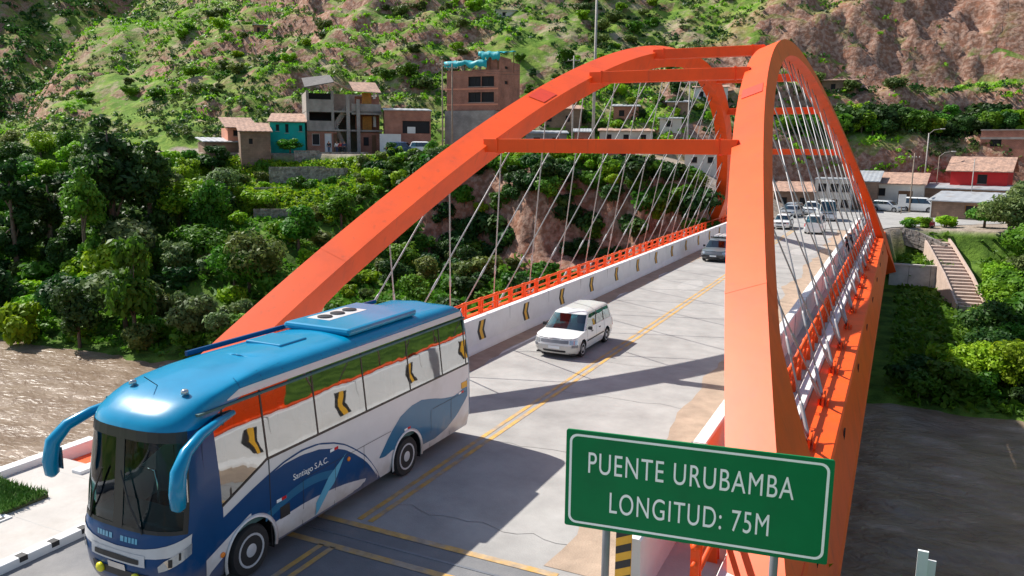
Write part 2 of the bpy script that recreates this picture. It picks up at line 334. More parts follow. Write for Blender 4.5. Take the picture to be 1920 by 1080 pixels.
def build_river():
    b = MB(); xs = axis([(-600, -160, 20), (-160, -70, 1.6), (-70, -24, 0.45), (-24, -2, 1.5), (-2, 12, 0.35), (12, 80, 6)]); ys = axis([(-80, -40, 8), (-40, 4, 0.45), (4, 12, 2)])
    def wz(x, y):
        ch = noise.noise(Vector((x*0.35, y*0.8, 0)))*0.10+noise.noise(Vector((x*0.9, y*1.7, 3)))*0.075+noise.ridged_multi_fractal(Vector((x*0.12, y*0.35, 8)), 1, 2.2, 3, 1, 2)*0.10
        return WATER+ch
    b.grid([[(x, y, wz(x, y)) for x in xs] for y in ys])
    m = bpy.data.materials.new('river_water'); m.use_nodes = True; n = m.node_tree.nodes; l = m.node_tree.links; p = n['Principled BSDF']; p.inputs['Roughness'].default_value = 0.32; p.inputs['IOR'].default_value = 1.33
    tc = n.new('ShaderNodeTexCoord'); mp = n.new('ShaderNodeMapping'); mp.inputs['Scale'].default_value = (0.65, 1.05, 1); l.new(tc.outputs['Object'], mp.inputs[0])
    q = n.new('ShaderNodeTexNoise'); q.inputs['Scale'].default_value = 0.5; q.inputs['Detail'].default_value = 8; q.inputs['Roughness'].default_value = 0.65; l.new(mp.outputs[0], q.inputs['Vector'])
    cr = n.new('ShaderNodeValToRGB'); e = cr.color_ramp.elements; e[0].position = 0.3; e[0].color = (0.15, 0.10, 0.065, 1); e[1].position = 0.70; e[1].color = (0.45, 0.35, 0.27, 1)
    k = cr.color_ramp.elements.new(0.5); k.color = (0.22, 0.16, 0.11, 1); k = cr.color_ramp.elements.new(0.62); k.color = (0.28, 0.215, 0.16, 1)
    k = cr.color_ramp.elements.new(0.80); k.color = (0.62, 0.54, 0.46, 1); l.new(q.outputs['Fac'], cr.inputs[0]); l.new(cr.outputs[0], p.inputs['Base Color'])
    q2 = n.new('ShaderNodeTexNoise'); q2.inputs['Scale'].default_value = 2.2; q2.inputs['Detail'].default_value = 8; q2.inputs['Distortion'].default_value = 0.8; l.new(mp.outputs[0], q2.inputs['Vector'])
    bp = n.new('ShaderNodeBump'); bp.inputs['Strength'].default_value = 0.55; bp.inputs['Distance'].default_value = 0.25; l.new(q2.outputs['Fac'], bp.inputs['Height']); l.new(bp.outputs[0], p.inputs['Normal'])
    MATS['river_water'] = m
    o = b.build('river', m, smooth=True); tag(o, 'brown rippled river water flowing under the bridge', kind='structure')
build_river()
# ------------------------------------------------------------------ bridge
mat('orange_plate', (0.72, 0.05, 0.012), 0.5, var=0.08)
XC = -9.35; L2 = 37.5; XR = -0.94; LEAN = 5.09; RISE = 13.95; Z0 = -0.28; NEXP = 1.9586
XPL, XPR = -13.9, -3.78            # inner faces of the parapets
PH = 1.3
bridge = thing('arch_bridge', 'orange steel tied arch road bridge with two leaning arches and slanted cables over the river', 'bridge', (XC, -L2, 0))
def bpart(b, name, m, parent=bridge, **k): return b.local(bridge.location).build(name, m, parent, **k)
def arch_s(y): return 1-(min(abs(y), L2+1.5)/L2)**NEXP
def arch_pt(side, y, across=0.0, depth=0.0):
    """point of the arch box: across = metres from the outer face inwards, depth = metres below the top face"""
    s = arch_s(y); k = math.atan2(LEAN, RISE); sg = 1 if side > 0 else -1
    P = Vector((XR-LEAN*s, y, Z0+RISE*s))
    ds = -NEXP/L2*(abs(y)/L2)**(NEXP-1)*(1 if y > 0 else -1)
    T = Vector((-LEAN*ds, 1, RISE*ds)).normalized(); B = Vector((-math.cos(k), 0, -math.sin(k))); N = T.cross(B).normalized()
    if N.z > 0: N = -N
    P = P+B*across+N*depth
    if sg < 0: P.x = 2*XC-P.x
    return P
AB = 1.02
def arch_depth(y): return lerp(0.86, 3.7, sstep(L2-6.6, L2-3.4, abs(y)))
for side in (1, -1):
    b = MB(); n = 96; rows = []
    for i in range(n+1):
        y = -(L2+0.9)+2*(L2+0.9)*i/n; d = arch_depth(y)
        rows.append([arch_pt(side, y, 0, 0), arch_pt(side, y, AB, 0), arch_pt(side, y, AB, d), arch_pt(side, y, 0, d)])
    for k in range(4): b.grid([[r[k], r[(k+1) % 4]] for r in rows], flip=side < 0)
    a = bpart(b, 'arch', 'orange_paint', sharp=35, recalc=True)
    # splice plates where the box sections are joined
    for yy in (-30.2, -19.0, -6.0, 6.0, 19.0, 30.2):
        b = MB(); w = 0.03
        prof = lambda y, o: [arch_pt(side, y, -o, -o), arch_pt(side, y, AB+o, -o), arch_pt(side, y, AB+o, arch_depth(y)+o), arch_pt(side, y, -o, arch_depth(y)+o)]
        for k in range(4):
            r0, r1 = prof(yy-0.04, 0.005), prof(yy+0.04, 0.005)
            b.grid([[r0[k], r0[(k+1) % 4]], [r1[k], r1[(k+1) % 4]]])
        bpart(b, 'splice_band', 'orange_paint', a, recalc=True)
        if abs(yy) == 19.0:
            b = MB(); g = lambda y, ac: arch_pt(side, y, ac, -0.022); b.grid([[g(yy-0.5, 0.12), g(yy-0.5, AB-0.12)], [g(yy+0.5, 0.12), g(yy+0.5, AB-0.12)]]); bpart(b, 'splice_plate', 'orange_plate', a)
for yy in (-23.3, -15.4, -7.8, 7.8, 15.4, 23.3):
    b = MB(); p, q = arch_pt(1, yy, AB-0.15, 0.16), arch_pt(-1, yy, AB-0.15, 0.16)
    b.beam(p, q, 0.5, 0.48); c = bpart(b, 'cross_beam', 'orange_paint', bevel=0.015)
    for e, d in ((p, -1), (q, 1)):
        g = MB(); e2 = e+Vector((d*0.55, 0, 0)); g.beam(e2, e2+Vector((d*0.05, 0, 0)), 0.57, 0.55); bpart(g, 'joint_flange', 'orange_paint', c)
# hangers: two crossing cables from each girder node
HN = [-28.4+i*(56.8/14) for i in range(15)]
proto_sock = {}
for side in (1, -1):
    sg = side
    def hp(y, z):   # point in the plane of the arch through the middle of its box
        k = math.atan2(LEAN, RISE); x = XR-LEAN/RISE*(z-Z0)-AB/2/math.cos(k)
        return Vector((x if sg > 0 else 2*XC-x, y, z))
    for j, yn in enumerate(HN):
        for sl_, off in ((0.52, 0.16), (-0.62, -0.16)):
            z = 0.0; hit = None
            while z < 14:
                z += 0.02; y = yn+off+sl_*z
                if abs(y) > L2: break
                c = arch_pt(1, y, AB/2, arch_depth(y)*0.9)
                if z >= c.z: hit = (y, z); break
            if not hit or hit[1] < 1.6: continue
            a, e = hp(yn+off, 0.12), hp(*hit)
            b = MB(); b.tube([a, e], 0.027, 6); h = bpart(b, 'hanger_cable', 'cable_steel', smooth=True)
            d = (e-a).normalized(); b = MB(); b.tube([a+d*0.1, a+d*0.2, a+d*0.95, a+d*1.05], [0.032, 0.052, 0.052, 0.032], 8); bpart(b, 'cable_socket', 'cable_steel', h, smooth=True)
            u0 = min(2.3, (e-a).length*0.45); b = MB(); b.tube([a+d*u0, a+d*(u0+0.1), a+d*(u0+0.5), a+d*(u0+0.6)], [0.028, 0.046, 0.046, 0.028], 8); bpart(b, 'turnbuckle', 'cable_steel', h, smooth=True)
        b = MB(); c = hp(yn, 0.0); b.bb(c.x-0.03, c.x+0.03, yn-0.42, yn+0.42, 0.0, 0.30); b.bb(c.x-0.16, c.x-0.1, yn-0.28, yn+0.28, 0.0, 0.2); b.bb(c.x+0.1, c.x+0.16, yn-0.28, yn+0.28, 0.0, 0.2)
        bpart(b, 'anchor_plate', 'orange_paint')
# edge girders
for sg in (1, -1):
    X = lambda x: x if sg > 0 else 2*XC-x
    pr = [(-2.02, 0.0), (-1.02, 0.0), (-0.96, -0.06), (-0.56, -1.75), (-0.50, -1.85), (-0.56, -1.95), (-2.3, -1.95), (-2.02, -1.8)]
    b = MB(); ye = L2+1.0
    ring = lambda y: [Vector((X(x), y, z)) for x, z in pr]
    r0, r1 = ring(-ye), ring(ye); b.grid([r0+[r0[0]], r1+[r1[0]]]); b.add(r0, [tuple(range(len(r0)))]); b.add(r1, [tuple(range(len(r1)))])
    g = bpart(b, 'edge_girder', 'orange_paint', recalc=True)
    for i in range(9):
        y = -34+i*8.0; b = MB()
        for k in range(3): b.bb(X(-0.87)-0.02, X(-0.87)+0.02, y+k*0.12, y+k*0.12+0.03, -0.5, -0.22)
        bpart(b, 'drain_slot', 'black_paint', g)
    b = MB(); b.bb(min(X(-2.04), X(-2.36)), max(X(-2.04), X(-2.36)), -ye, ye, -0.25, 0.22); bpart(b, 'edge_kerb', 'white_concrete', bevel=0.02)
# deck slab, walkways
b = MB(); b.bb(XPL-0.42, XPR+0.42, -L2-0.4, L2+0.4, -0.45, -0.012); b.bb(-16.36, XPL-0.42, -L2-0.4, L2+0.4, -0.4, -0.05); b.bb(XPR+0.42, -2.36, -L2-0.4, L2+0.4, -0.4, -0.05)
for i in range(19):
    y = -36+i*4; b.bb(2*XC+2.0, -2.0, y-0.2, y+0.2, -1.5, -0.45)
bpart(b, 'deck_slab', 'grey_concrete')
for x0, x1 in ((-16.34, XPL-0.42), (XPR+0.42, -2.36)):
    b = MB(); b.bb(x0+0.003, x1-0.003, -L2-0.38, L2+0.38, -0.04, 0.13); bpart(b, 'walkway_slab', 'walk_concrete')
# parapets with painted chevrons
for sg, xi in ((-1, XPL), (1, XPR)):
    b = MB()
    pr = [(0, 0), (0, 0.10), (0.09, 0.32), (0.12, PH-0.03), (0.15, PH), (0.40, PH), (0.43, PH-0.03), (0.44, 0.0)]
    ring = lambda y: [Vector((xi+sg*x, y, z-0.008)) for x, z in pr]
    r0, r1 = ring(-L2-0.4), ring(L2+0.4); b.grid([r0+[r0[0]], r1+[r1[0]]]); b.add(r0, [tuple(range(len(r0)))]); b.add(r1, [tuple(range(len(r1)))])
    pa = bpart(b, 'parapet', 'white_concrete', recalc=True)
    for i in range(16):
        y = -35.8+i*4.05 if sg < 0 else -34.2+i*4.05
        for nm, mt, w0, w1, o in (('chevron_panel', 'black_paint', -0.05, 0.50, 0.004), ('chevron_stripe', 'hazard_yellow', 0.12, 0.34, 0.008)):
            P = []
            for z, dy in ((0.42, 0.17), (0.78, 0.0), (1.16, 0.17)):
                xx = xi+sg*(0.09+0.03*(z-0.32)/(PH-0.35)-o); P.append([(xx, y+dy+w0, z), (xx, y+dy+w1, z)])
            b = MB(); b.grid(P); bpart(b, nm, mt, pa)
    # joints between the cast lengths
    for i in range(18):
        y = -33+i*4.05; b = MB(); b.bb(xi+sg*0.105, xi+sg*0.455, y-0.012, y+0.012, 0.33, PH+0.004) if sg > 0 else b.bb(xi+sg*0.455, xi+sg*0.105, y-0.012, y+0.012, 0.33, PH+0.004)
        bpart(b, 'joint_strip', 'grey_concrete', pa)
# footway railings: rails and paired plate posts
for sg, x in ((1, -2.56), (-1, 2*XC+2.56)):
    rl = thing_part = bpy.data.objects.new('railing', None); COL.objects.link(rl); rl.parent = bridge; rl.location = Vector((x, 0, 0.13))-Vector(bridge.location)
    pp = None; rr = None
    for z, r in ((1.02, 0.062), (0.70, 0.05), (0.40, 0.05)):
        b = MB(); b.tube([(0, -L2, z), (0, L2, z)], r, 8); b.build('rail', 'orange_paint', rl, smooth=True)
    npost = 51
    for i in range(npost):
        y = -L2+0.2+i*((2*L2-0.4)/(npost-1))
        if pp is None:
            b = MB()
            for d in (-0.09, 0.09):
                b.bb(-0.02, 0.02, -0.09, 0.09, 0.1, 0.3)
                prf = [(-0.10, -0.005), (0.10, -0.005), (0.07, 0.55), (0.08, 1.04), (0.0, 1.12), (-0.08, 1.04), (-0.07, 0.55)]
                b.prism([(px_, d-0.02, pz) for px_, pz in prf], (0, 0.04, 0))
            pp = b.build('post', 'orange_paint', rl); pp.location = (0, y, 0)
            b = MB(); b.tube([(0, -0.14, 0), (0, 0.14, 0)], 0.088, 8)
            rr = b.build('rail_sleeve', 'orange_paint', rl, smooth=True); rr.location = (0, y, 1.02)
        else:
            share(pp, 'post', (0, y, 0), rl); share(rr, 'rail_sleeve', (0, y, 1.02), rl)
# bearings blocks, abutments
for y, nm in ((-L2-2.2, 'near'), (L2+2.4, 'far')):
    a = MB()
    a.bb(-18.9, -0.2, y-1.6, y+1.6, -10.5, -2.0); a.bb(-16.3, -2.4, y-1.6, y+1.5, -2.0, -0.5)
    s = -1 if nm == 'near' else 1
    bpart(a, 'abutment', 'grey_concrete')
# ------------------------------------------------------------------ roads
def sheet(name, m, poly, z, kind='structure', label=None, thick=None):
    b = MB(); b.add([(x, y, z) for x, y in poly], [tuple(range(len(poly)))]); o = b.build(name, m); tag(o, label, kind=kind); return o
def quad(x0, x1, y0, y1): return [(x0, y0), (x1, y0), (x1, y1), (x0, y1)]
def fine_sheet(name, m, x0, x1, y0, y1, z, parent=None):
    b = MB(); nx, ny = max(1, int((x1-x0)/2)), max(1, int((y1-y0)/4)); b.grid([[(lerp(x0, x1, i/nx), lerp(y0, y1, j/ny), z) for i in range(nx+1)] for j in range(ny+1)]); o = b.build(name, m, parent); return o
road = tag(fine_sheet('road', 'deck_surface', XPL+0.0, XPR-0.0, -L2, L2+0.4, -0.004), 'pale worn road surface across the bridge deck', kind='structure')
appr = tag(fine_sheet('approach_road', 'approach_asphalt', XPL-0.1, -4.0, -75, -L2-0.0, -0.006), 'asphalt approach road leading onto the bridge', kind='structure')
farr = sheet('junction_road', 'deck_surface', [(-15, L2+0.4), (-2.4, L2+0.4), (-0.5, 44), (3, 48), (14, 60), (40, 66), (40, 74), (8, 73), (-11, 71), (-12.5, 60), (-14.5, 46)], 0.03)
mk = tag(MB().build('road_marking', 'yellow_paint'), 'painted yellow and white lines on the road', kind='structure')
def mark(name, m, poly, z=0.004):
    b = MB(); b.add([(x, y, z) for x, y in poly], [tuple(range(len(poly)))]); return b.build(name, m, mk)
for x in (-9.52, -9.26):
    mark('centre_line', 'yellow_paint', quad(x-0.06, x+0.06, -70, -38.4)); mark('centre_line', 'yellow_paint', quad(x-0.065, x+0.065, -37.2, L2))
mark('edge_line', 'white_paint', quad(-13.16, -13.04, -37.2, L2))
for y in (-38.35, -37.42): mark('joint_line', 'yellow_paint', quad(-13.2, -5.0, y-0.085, y+0.085))
b = MB(); b.bb(XPL, XPR, -37.94, -37.88, -0.05, 0.004); tag(b.build('expansion_joint', 'post_steel'), 'dark rubber expansion joint strip across the road', kind='structure')
def dust(name, x_edge, sgn, y0, y1, z):
    b = MB(); n = int((y1-y0)/0.7); rows = []
    for i in range(n+1):
        y = lerp(y0, y1, i/n); wd = (1.55 if sgn < 0 else 0.9)+fbm(y*0.25, 2.3*sgn, 0, 4)*0.6
        rows.append([(x_edge, y, z), (x_edge+sgn*wd*0.5, y, z), (x_edge+sgn*wd, y, z)])
    b.grid(rows, flip=sgn < 0); return tag(b.build(name, 'road_dust'), kind='structure')
# thin dark strips painted for cable shadow lines across the road; worn patches
random.seed(3)
mat('cable_shadow_tone', (0.19, 0.185, 0.18), 0.7, var=0.2); mat('worn_patch', (0.375, 0.365, 0.35), 0.85, var=0.15, scale=2)
for i in range(16):
    y = -36+i*4.6+random.uniform(-.5, .5); x0, x1 = random.choice([(-13.2, -5.2), (-13.2, -9.6), (-9.2, -5.2)]); n = 14; P = [(lerp(x0, x1, j/n), y+fbm(j*0.5, i*3.1, 0, 3)*0.25) for j in range(n+1)]
    b = MB(); b.grid([[(x, yy-0.008, 0.0026) for x, yy in P], [(x, yy+0.008, 0.0026) for x, yy in P]]); b.build('cable_shadow_strip', 'cable_shadow_tone', mk)
for i in range(9):
    cx, cy, rx, ry = random.uniform(-12.5, -6), random.uniform(-34, 25), random.uniform(0.4, 1.0), random.uniform(1.2, 3.5); n = 20; b = MB(); b.add([(cx+rx*math.cos(a*6.283/n)*(1+0.25*fbm(a, i, 0, 2, 0.7)), cy+ry*math.sin(a*6.283/n)*(1+0.25*fbm(a, i+9, 0, 2, 0.7)), -0.0015+i*0.0004) for a in range(n)], [tuple(range(n))]); b.build('worn_patch', 'worn_patch', mk)
dust('dust_strip', XPR-0.003, -1, -37.2, L2, 0.0045); dust('dust_strip', XPL+0.003, 1, -37.2, L2, 0.0045); dust('dust_strip', -4.0, -1, -60, -38.5, 0.003)
# ------------------------------------------------------------------ vehicles
mat('bus_blue', (0.0, 0.050, 0.165), 0.32, var=0.07, scale=1.5, coat=0.12, spec=0.25, dirt=(0.25, 0.20, 0.16))
mat('bus_roof_blue', (0.0, 0.23, 0.42), 0.26, var=0.09, scale=1.2, coat=0.35, spec=0.3, col2=(0.0, 0.185, 0.35), thr=(0.5, 0.75))
mat('bus_white', (0.66, 0.655, 0.66), 0.3, var=0.05, scale=1.5, coat=0.3, col2=(0.52, 0.50, 0.48), thr=(0.55, 0.8), dirt=(0.33, 0.27, 0.22))
mat('bus_teal', (0.004, 0.12, 0.25), 0.28, var=0.05, coat=0.35, dirt=(0.25, 0.20, 0.16))
mat('bus_light', (0.10, 0.38, 0.55), 0.3, var=0.05, coat=0.4)
mat('chrome', (0.62, 0.62, 0.63), 0.18, 0.9, var=0.08)
mat('silver_plastic', (0.55, 0.56, 0.58), 0.3, 0.2, var=0.06)
mat('lamp_amber', (0.8, 0.22, 0.02), 0.2, var=0.05); mat('lamp_red', (0.55, 0.01, 0.015), 0.2, var=0.05); mat('lamp_yellow', (0.75, 0.68, 0.02), 0.25, var=0.1)
mat('lamp_clear', (0.50, 0.52, 0.53), 0.10, 0.6, var=0.15, scale=9)
mat('seat_fabric', (0.03, 0.045, 0.09), 0.85, var=0.2); mat('cabin_grey', (0.06, 0.13, 0.13), 0.75, var=0.15); mat('curtain', (0.30, 0.30, 0.31), 0.85, var=0.15)
mat('paper', (0.62, 0.75, 0.74), 0.6, var=0.05)
glassmat('windscreen_glass', (0.50, 0.74, 0.71), -0.02); glassmat('bus_side_glass', (0.10, 0.11, 0.12), 0.20); glassmat('car_glass', (0.12, 0.34, 0.38), 0.07)
class Hull:
    def __init__(s, w, yF, yR, D=0.6, Dr=0.3, n=2.6, nr=3.0): s.w, s.yF, s.yR, s.D, s.Dr, s.n, s.nr = w, yF, yR, D, Dr, n, nr
    def pos(s, c, z, sg=1, off=0.0):
        w, yf, yr = interp(s.w, z)+off, interp(s.yF, z)-off, interp(s.yR, z)+off
        k, v = c
        if k == 'f':
            a = R(v); x = w*math.sin(a)**(2/s.n); y = yf+s.D*(1-max(0, math.cos(a))**(2/s.n))
        elif k == 'r':
            a = R(v); x = w*math.sin(a)**(2/s.nr); y = yr-s.Dr*(1-max(0, math.cos(a))**(2/s.nr))
        elif k == 'u': x = w; y = lerp(yf+s.D, yr-s.Dr, v)
        else: x = w; y = v
        return Vector((sg*x, y, z))
    def patch(s, cols, lo, hi, rows=4, sides=(1, -1), off=0.0, b=None):
        b = b or MB(); g = lambda f, c: f(c, s) if callable(f) else f
        zs = rows if isinstance(rows, list) else [i/rows for i in range(rows+1)]
        for sg in sides:
            b.grid([[s.pos(c, lerp(g(lo, c), g(hi, c), t), sg, off) for c in cols] for t in zs], flip=sg < 0)
        return b
    def cap(s, cols, z, b, crown=0.0, n=4):
        f = lambda c: z(c, s) if callable(z) else z
        rows = []
        for i in range(-n, n+1):
            t = i/n; rows.append([Vector((s.pos(c, f(c), 1).x*t, s.pos(c, f(c), 1).y, f(c)+crown*(1-t*t))) for c in cols])
        return b.grid(rows, flip=True)
FC = [('f', a) for a in (0, 12, 24, 36, 48, 58, 66, 73, 79, 85, 90)]
RC = [('r', a) for a in (90, 80, 68, 50, 30, 0)]
def yof(c, h, z=1.5): return h.pos(c, z).y
def wheel(parent, loc, r, wd, sg, rim='silver_plastic', steel=True):
    b = MB(); b.lathe([(r*0.66, -wd/2), (r*0.93, -wd/2), (r, -wd*0.3), (r, wd*0.3), (r*0.93, wd/2), (r*0.66, wd/2)], (0, 0, 0), 'X', 28); t = b.build('wheel', 'rubber', parent, sharp=50); t.location = loc
    b = MB(); x = sg*wd/2
    b.lathe([(r*0.68, x-sg*0.02), (r*0.66, x+sg*0.008), (r*0.58, x+sg*0.005), (r*0.54, x-sg*0.06), (r*0.30, x-sg*0.05), (r*0.26, x+sg*0.0), (r*0.10, x+sg*0.015)], (0, 0, 0), 'X', 24); q = b.build('rim', rim, t, sharp=40)
    b = MB()
    for k in range(8):
        a = k*math.pi/4; b.lathe([(r*0.075, x-sg*0.056), (r*0.07, x-sg*0.046)], (0, r*0.43*math.cos(a), r*0.43*math.sin(a)), 'X', 8)
    h = b.build('rim_holes', 'dark_trim', t); h['kind'] = 'stuff'
    return t
def build_bus():
    bus = thing('coach_bus', 'blue and white passenger coach with curved blue mirrors driving off the bridge', 'bus', (-11.08, -36.5, 0.0))
    RY = lambda y: 0.9766*y+35.334
    RZ = lambda z: 0.9766*z+0.1765
    H = Hull(w=[(0.3, 1.13), (0.45, 1.18), (0.8, 1.2), (1.95, 1.2), (3.3, 1.05), (3.4, 1.035), (3.5, 0.995), (3.58, 0.92), (3.63, 0.8), (3.66, 0.56)],
             yF=[(0.25, -5.02), (0.5, -5.12), (0.9, -5.16), (1.3, -5.12), (1.45, -5.08), (3.08, -4.88), (3.2, -4.80), (3.32, -4.62), (3.45, -4.32), (3.54, -3.85), (3.61, -3.2), (3.66, -2.3)],
             yR=[(0.3, 4.80), (0.6, 4.86), (2.5, 4.84), (3.2, 4.80), (3.45, 4.66), (3.58, 4.40), (3.66, 4.0)], D=0.66, Dr=0.22, n=2.7)
    fy, ry, AR = RY(-39.62), RY(-34.47), 0.60
    ys = sorted(set([round(-4.3+0.3*i, 3) for i in range(31)]+[c+AR*math.cos(R(a)) for c in (fy, ry) for a in (0.5, 12, 25, 40, 55, 70, 90, 110, 125, 140, 155, 168, 179.5)]+[c+s_*(AR+0.02) for c in (fy, ry) for s_ in (-1, 1)]))
    ys = [y for y in ys if -4.42 < y < 4.55]
    SC = [('y', y) for y in ys]
    def zlow(c, h):
        k, v = c
        base = 0.32
        if k == 'y':
            for cy in (fy, ry):
                if abs(v-cy) < AR: return max(base, 0.47+math.sqrt(AR*AR-(v-cy)**2))
        return base
    def belt(c, h):
        y = yof(c, h)
        return interp([(-5.2, 1.42), (-4.75, 1.40), (-4.5, 1.36), (-2.9, 2.02), (6, 2.02)], y)
    def gtop(c, h):
        y = yof(c, h, 3.0); return interp([(-5.2, 3.06), (-4.6, 3.04), (-4.3, 3.02), (-3.5, 3.30), (6, 3.30)], y)
    front = FC; side = [('f', 90)]+SC+[('r', 90)]
    # shell panels
    H.patch(front+SC[:3], zlow, belt, 10).build('front_panel', 'bus_blue', bus, sharp=40)
    for sg in (1, -1): H.patch(SC[2:]+[('r', 90)], zlow, belt, 8, sides=(sg,)).build('side_panel', 'bus_white', bus, sharp=40)
    H.patch(RC, 0.32, gtop, 8).build('rear_panel', 'bus_teal', bus, sharp=40)
    for sg in (1, -1): H.patch(front[7:]+SC[:2], belt, gtop, 6, sides=(sg,)).build('front_pillar', 'bus_blue', bus, sharp=40)
    ucols = front+[('u', i/24) for i in range(1, 24)]+RC
    def gtu(c, h): return gtop(c, h)
    b = H.patch(ucols, gtu, 3.66, [0, 0.1, 0.22, 0.36, 0.5, 0.64, 0.76, 0.86, 0.93, 0.97, 1.0]); H.cap(ucols, 3.66, b, 0.03, 3)
    roof = b.build('roof', 'bus_roof_blue', bus, sharp=50)
    # white cantrail stripe
    st = [('y', -3.62+i*0.3) for i in range(28)]
    for sg in (1, -1): H.patch(st, lambda c, h: 3.30, lambda c, h: 3.30+min(0.13, 0.02+max(0, c[1]+3.62)*0.35), 3, sides=(sg,), off=0.006).build('cantrail_stripe', 'bus_white', bus, smooth=True)
    # glazing
    ws = H.patch(front[:8], belt, gtop, 6, off=-0.004).build('windscreen', 'windscreen_glass', bus, smooth=True)
    b = MB()
    H.patch(front[:8], lambda c, h: belt(c, h)-0.005, lambda c, h: belt(c, h)+0.06, 1, off=0.006, b=b); H.patch(front[:8], lambda c, h: gtop(c, h)-0.17, lambda c, h: gtop(c, h)+0.004, 1, off=0.006, b=b)
    H.patch([('f', 66), ('f', 70), ('f', 73)], belt, gtop, 3, off=0.006, b=b); H.patch([('f', 0), ('f', 2.2)], belt, gtop, 6, off=0.005, b=b)
    b.build('screen_surround', 'dark_trim', ws)
    for x0, x1, zt in ((-0.75, -0.35, 2.35), (0.55, 0.12, 2.4)):
        b = MB(); P = [(x0, -5.14+abs(x0)**2*0.22, 1.40), ((x0+x1)/2, -5.13+abs((x0+x1)/2)**2*0.22, 1.9), (x1, -5.05+abs(x1)**2*0.2, zt)]; b.tube(P, 0.016, 5); b.build('wiper', 'dark_trim', ws)
    glass = [('y', y) for y in ys if y > -4.25]+[('r', 90)]
    for sg in (1, -1): H.patch(glass, belt, gtop, 3, sides=(sg,), off=-0.003).build('side_glazing', 'bus_side_glass', bus, smooth=True)
    for yy in (-3.78, -2.87, RY(-37.68), RY(-36.05), RY(-34.29), RY(-32.8), 4.5):
        for sg in (1, -1):
            b = H.patch([('y', yy-0.02), ('y', yy+0.02)], lambda c, h: belt(c, h)+0.002, lambda c, h: gtop(c, h)-0.002, 1, sides=(sg,), off=0.003); b.build('window_divider', 'dark_trim', bus)
    for sg in (1, -1):
        b = H.patch(glass, lambda c, h: belt(c, h)-0.02, lambda c, h: belt(c, h)+0.025, 1, sides=(sg,), off=0.004); b.build('window_gasket', 'dark_trim', bus)
    # livery: sheets that follow the side panels
    def livery(name, m, lo, hi, y0, y1, off, parent=bus, sides=(1, -1)):
        cc = [('y', y) for y in sorted(set([y for y in ys if y0 < y < y1]+[y0+(y1-y0)*i/24 for i in range(25)]))]
        for sg in sides: H.patch(cc, lambda c, h: min(lo(c[1]), hi(c[1])), lambda c, h: hi(c[1]), 3, sides=(sg,), off=off).build(name, m, parent, smooth=True)
    zl = lambda y: zlow(('y', y), H)
    Q = lambda pts: (lambda y, P=[(RY(a), RZ(z)) for a, z in pts]: interp(P, y))
    bl = Q([(-41.0, 0.98), (-40.8, 1.03), (-40.2, 1.24), (-39.6, 1.45), (-39.17, 1.58), (-38.7, 1.70), (-38.2, 1.755), (-37.7, 1.72), (-37.22, 1.58), (-36.85, 1.42), (-36.51, 1.2), (-36.15, 0.93), (-35.85, 0.6), (-35.5, 0.12)])
    livery('blue_swoosh', 'bus_blue', zl, lambda y: max(bl(y), zl(y)), -4.2, RY(-35.53), 0.004)
    livery('white_arc', 'bus_white', lambda y: max(bl(y)-0.13*sstep(-3.4, -1.4, y), zl(y)), lambda y: max(bl(y)-0.035, zl(y)+0.001), -2.9, RY(-35.65), 0.007)
    cr = lambda y: interp([(-1.75, 0.5), (-1.2, 1.05), (-0.62, 1.36)], y)
    livery('pale_crescent', 'bus_light', lambda y: max(zl(y)+0.02, cr(y)-0.28*sstep(-0.6, -1.1, y)), cr, -1.6, -0.62, 0.007)
    livery('mid_blue_arc', 'bus_teal', lambda y: 0.86+0.22*math.sin((y+3.0)*1.3), lambda y: 1.0+0.25*math.sin((y+3.0)*1.3), -3.0, -1.0, 0.0065)
    livery('front_stripe', 'bus_white', lambda y: max(zl(y), interp([(-4.4, 0.42), (-4.3, 0.52), (-3.2, 1.10)], y)), lambda y: max(zl(y)+0.01, interp([(-4.4, 0.78), (-4.1, 0.90), (-3.4, 1.17), (-3.2, 1.2)], y)), -4.4, -3.35, 0.008)
    up = Q([(-35.64, 0.66), (-35.2, 1.08), (-34.76, 1.38), (-34.3, 1.51), (-33.83, 1.53), (-33.3, 1.42), (-32.8, 1.28), (-32.26, 1.19), (-31.9, 1.22), (-31.6, 1.36), (-31.4, 1.7)])
    lw = Q([(-35.64, 0.66), (-35.4, 0.62), (-35.1, 0.68), (-33.8, 0.36), (-33.2, 0.33), (-32.6, 0.42), (-32.1, 0.62), (-31.62, 0.92), (-31.4, 1.1)])
    livery('teal_wave', 'bus_teal', lambda y: max(lw(y), zl(y)+0.02), up, RY(-35.62), 4.56, 0.004)
    for cy in (fy, ry):
        for sg in (1, -1):
            b = MB(); rr = []
            for i in range(25):
                a = R(-14+208*i/24); rr.append([(sg*1.214, cy+(AR+d)*math.cos(a), 0.47+(AR+d)*math.sin(a)) for d in (-0.005, 0.065)]+[(sg*1.19, cy+(AR-0.005)*math.cos(a), 0.47+(AR-0.005)*math.sin(a))])
            b.grid(rr, flip=sg < 0); b.build('arch_trim', 'bus_white', bus, smooth=True)
            b = MB(); rr = []
            for i in range(17):
                a = R(-20+220*i/16); rr.append([(sg*x, cy+(AR+0.01)*math.cos(a), 0.47+(AR+0.01)*math.sin(a)) for x in (1.18, 0.7)])
            b.grid(rr); b.bb(min(sg*0.7, sg*0.72), max(sg*0.7, sg*0.72), cy-0.7, cy+0.7, 0.3, 1.1); b.build('wheel_well', 'dark_trim', bus)
            wheel(bus, (sg*1.05, cy, 0.47), 0.47, 0.27, sg)
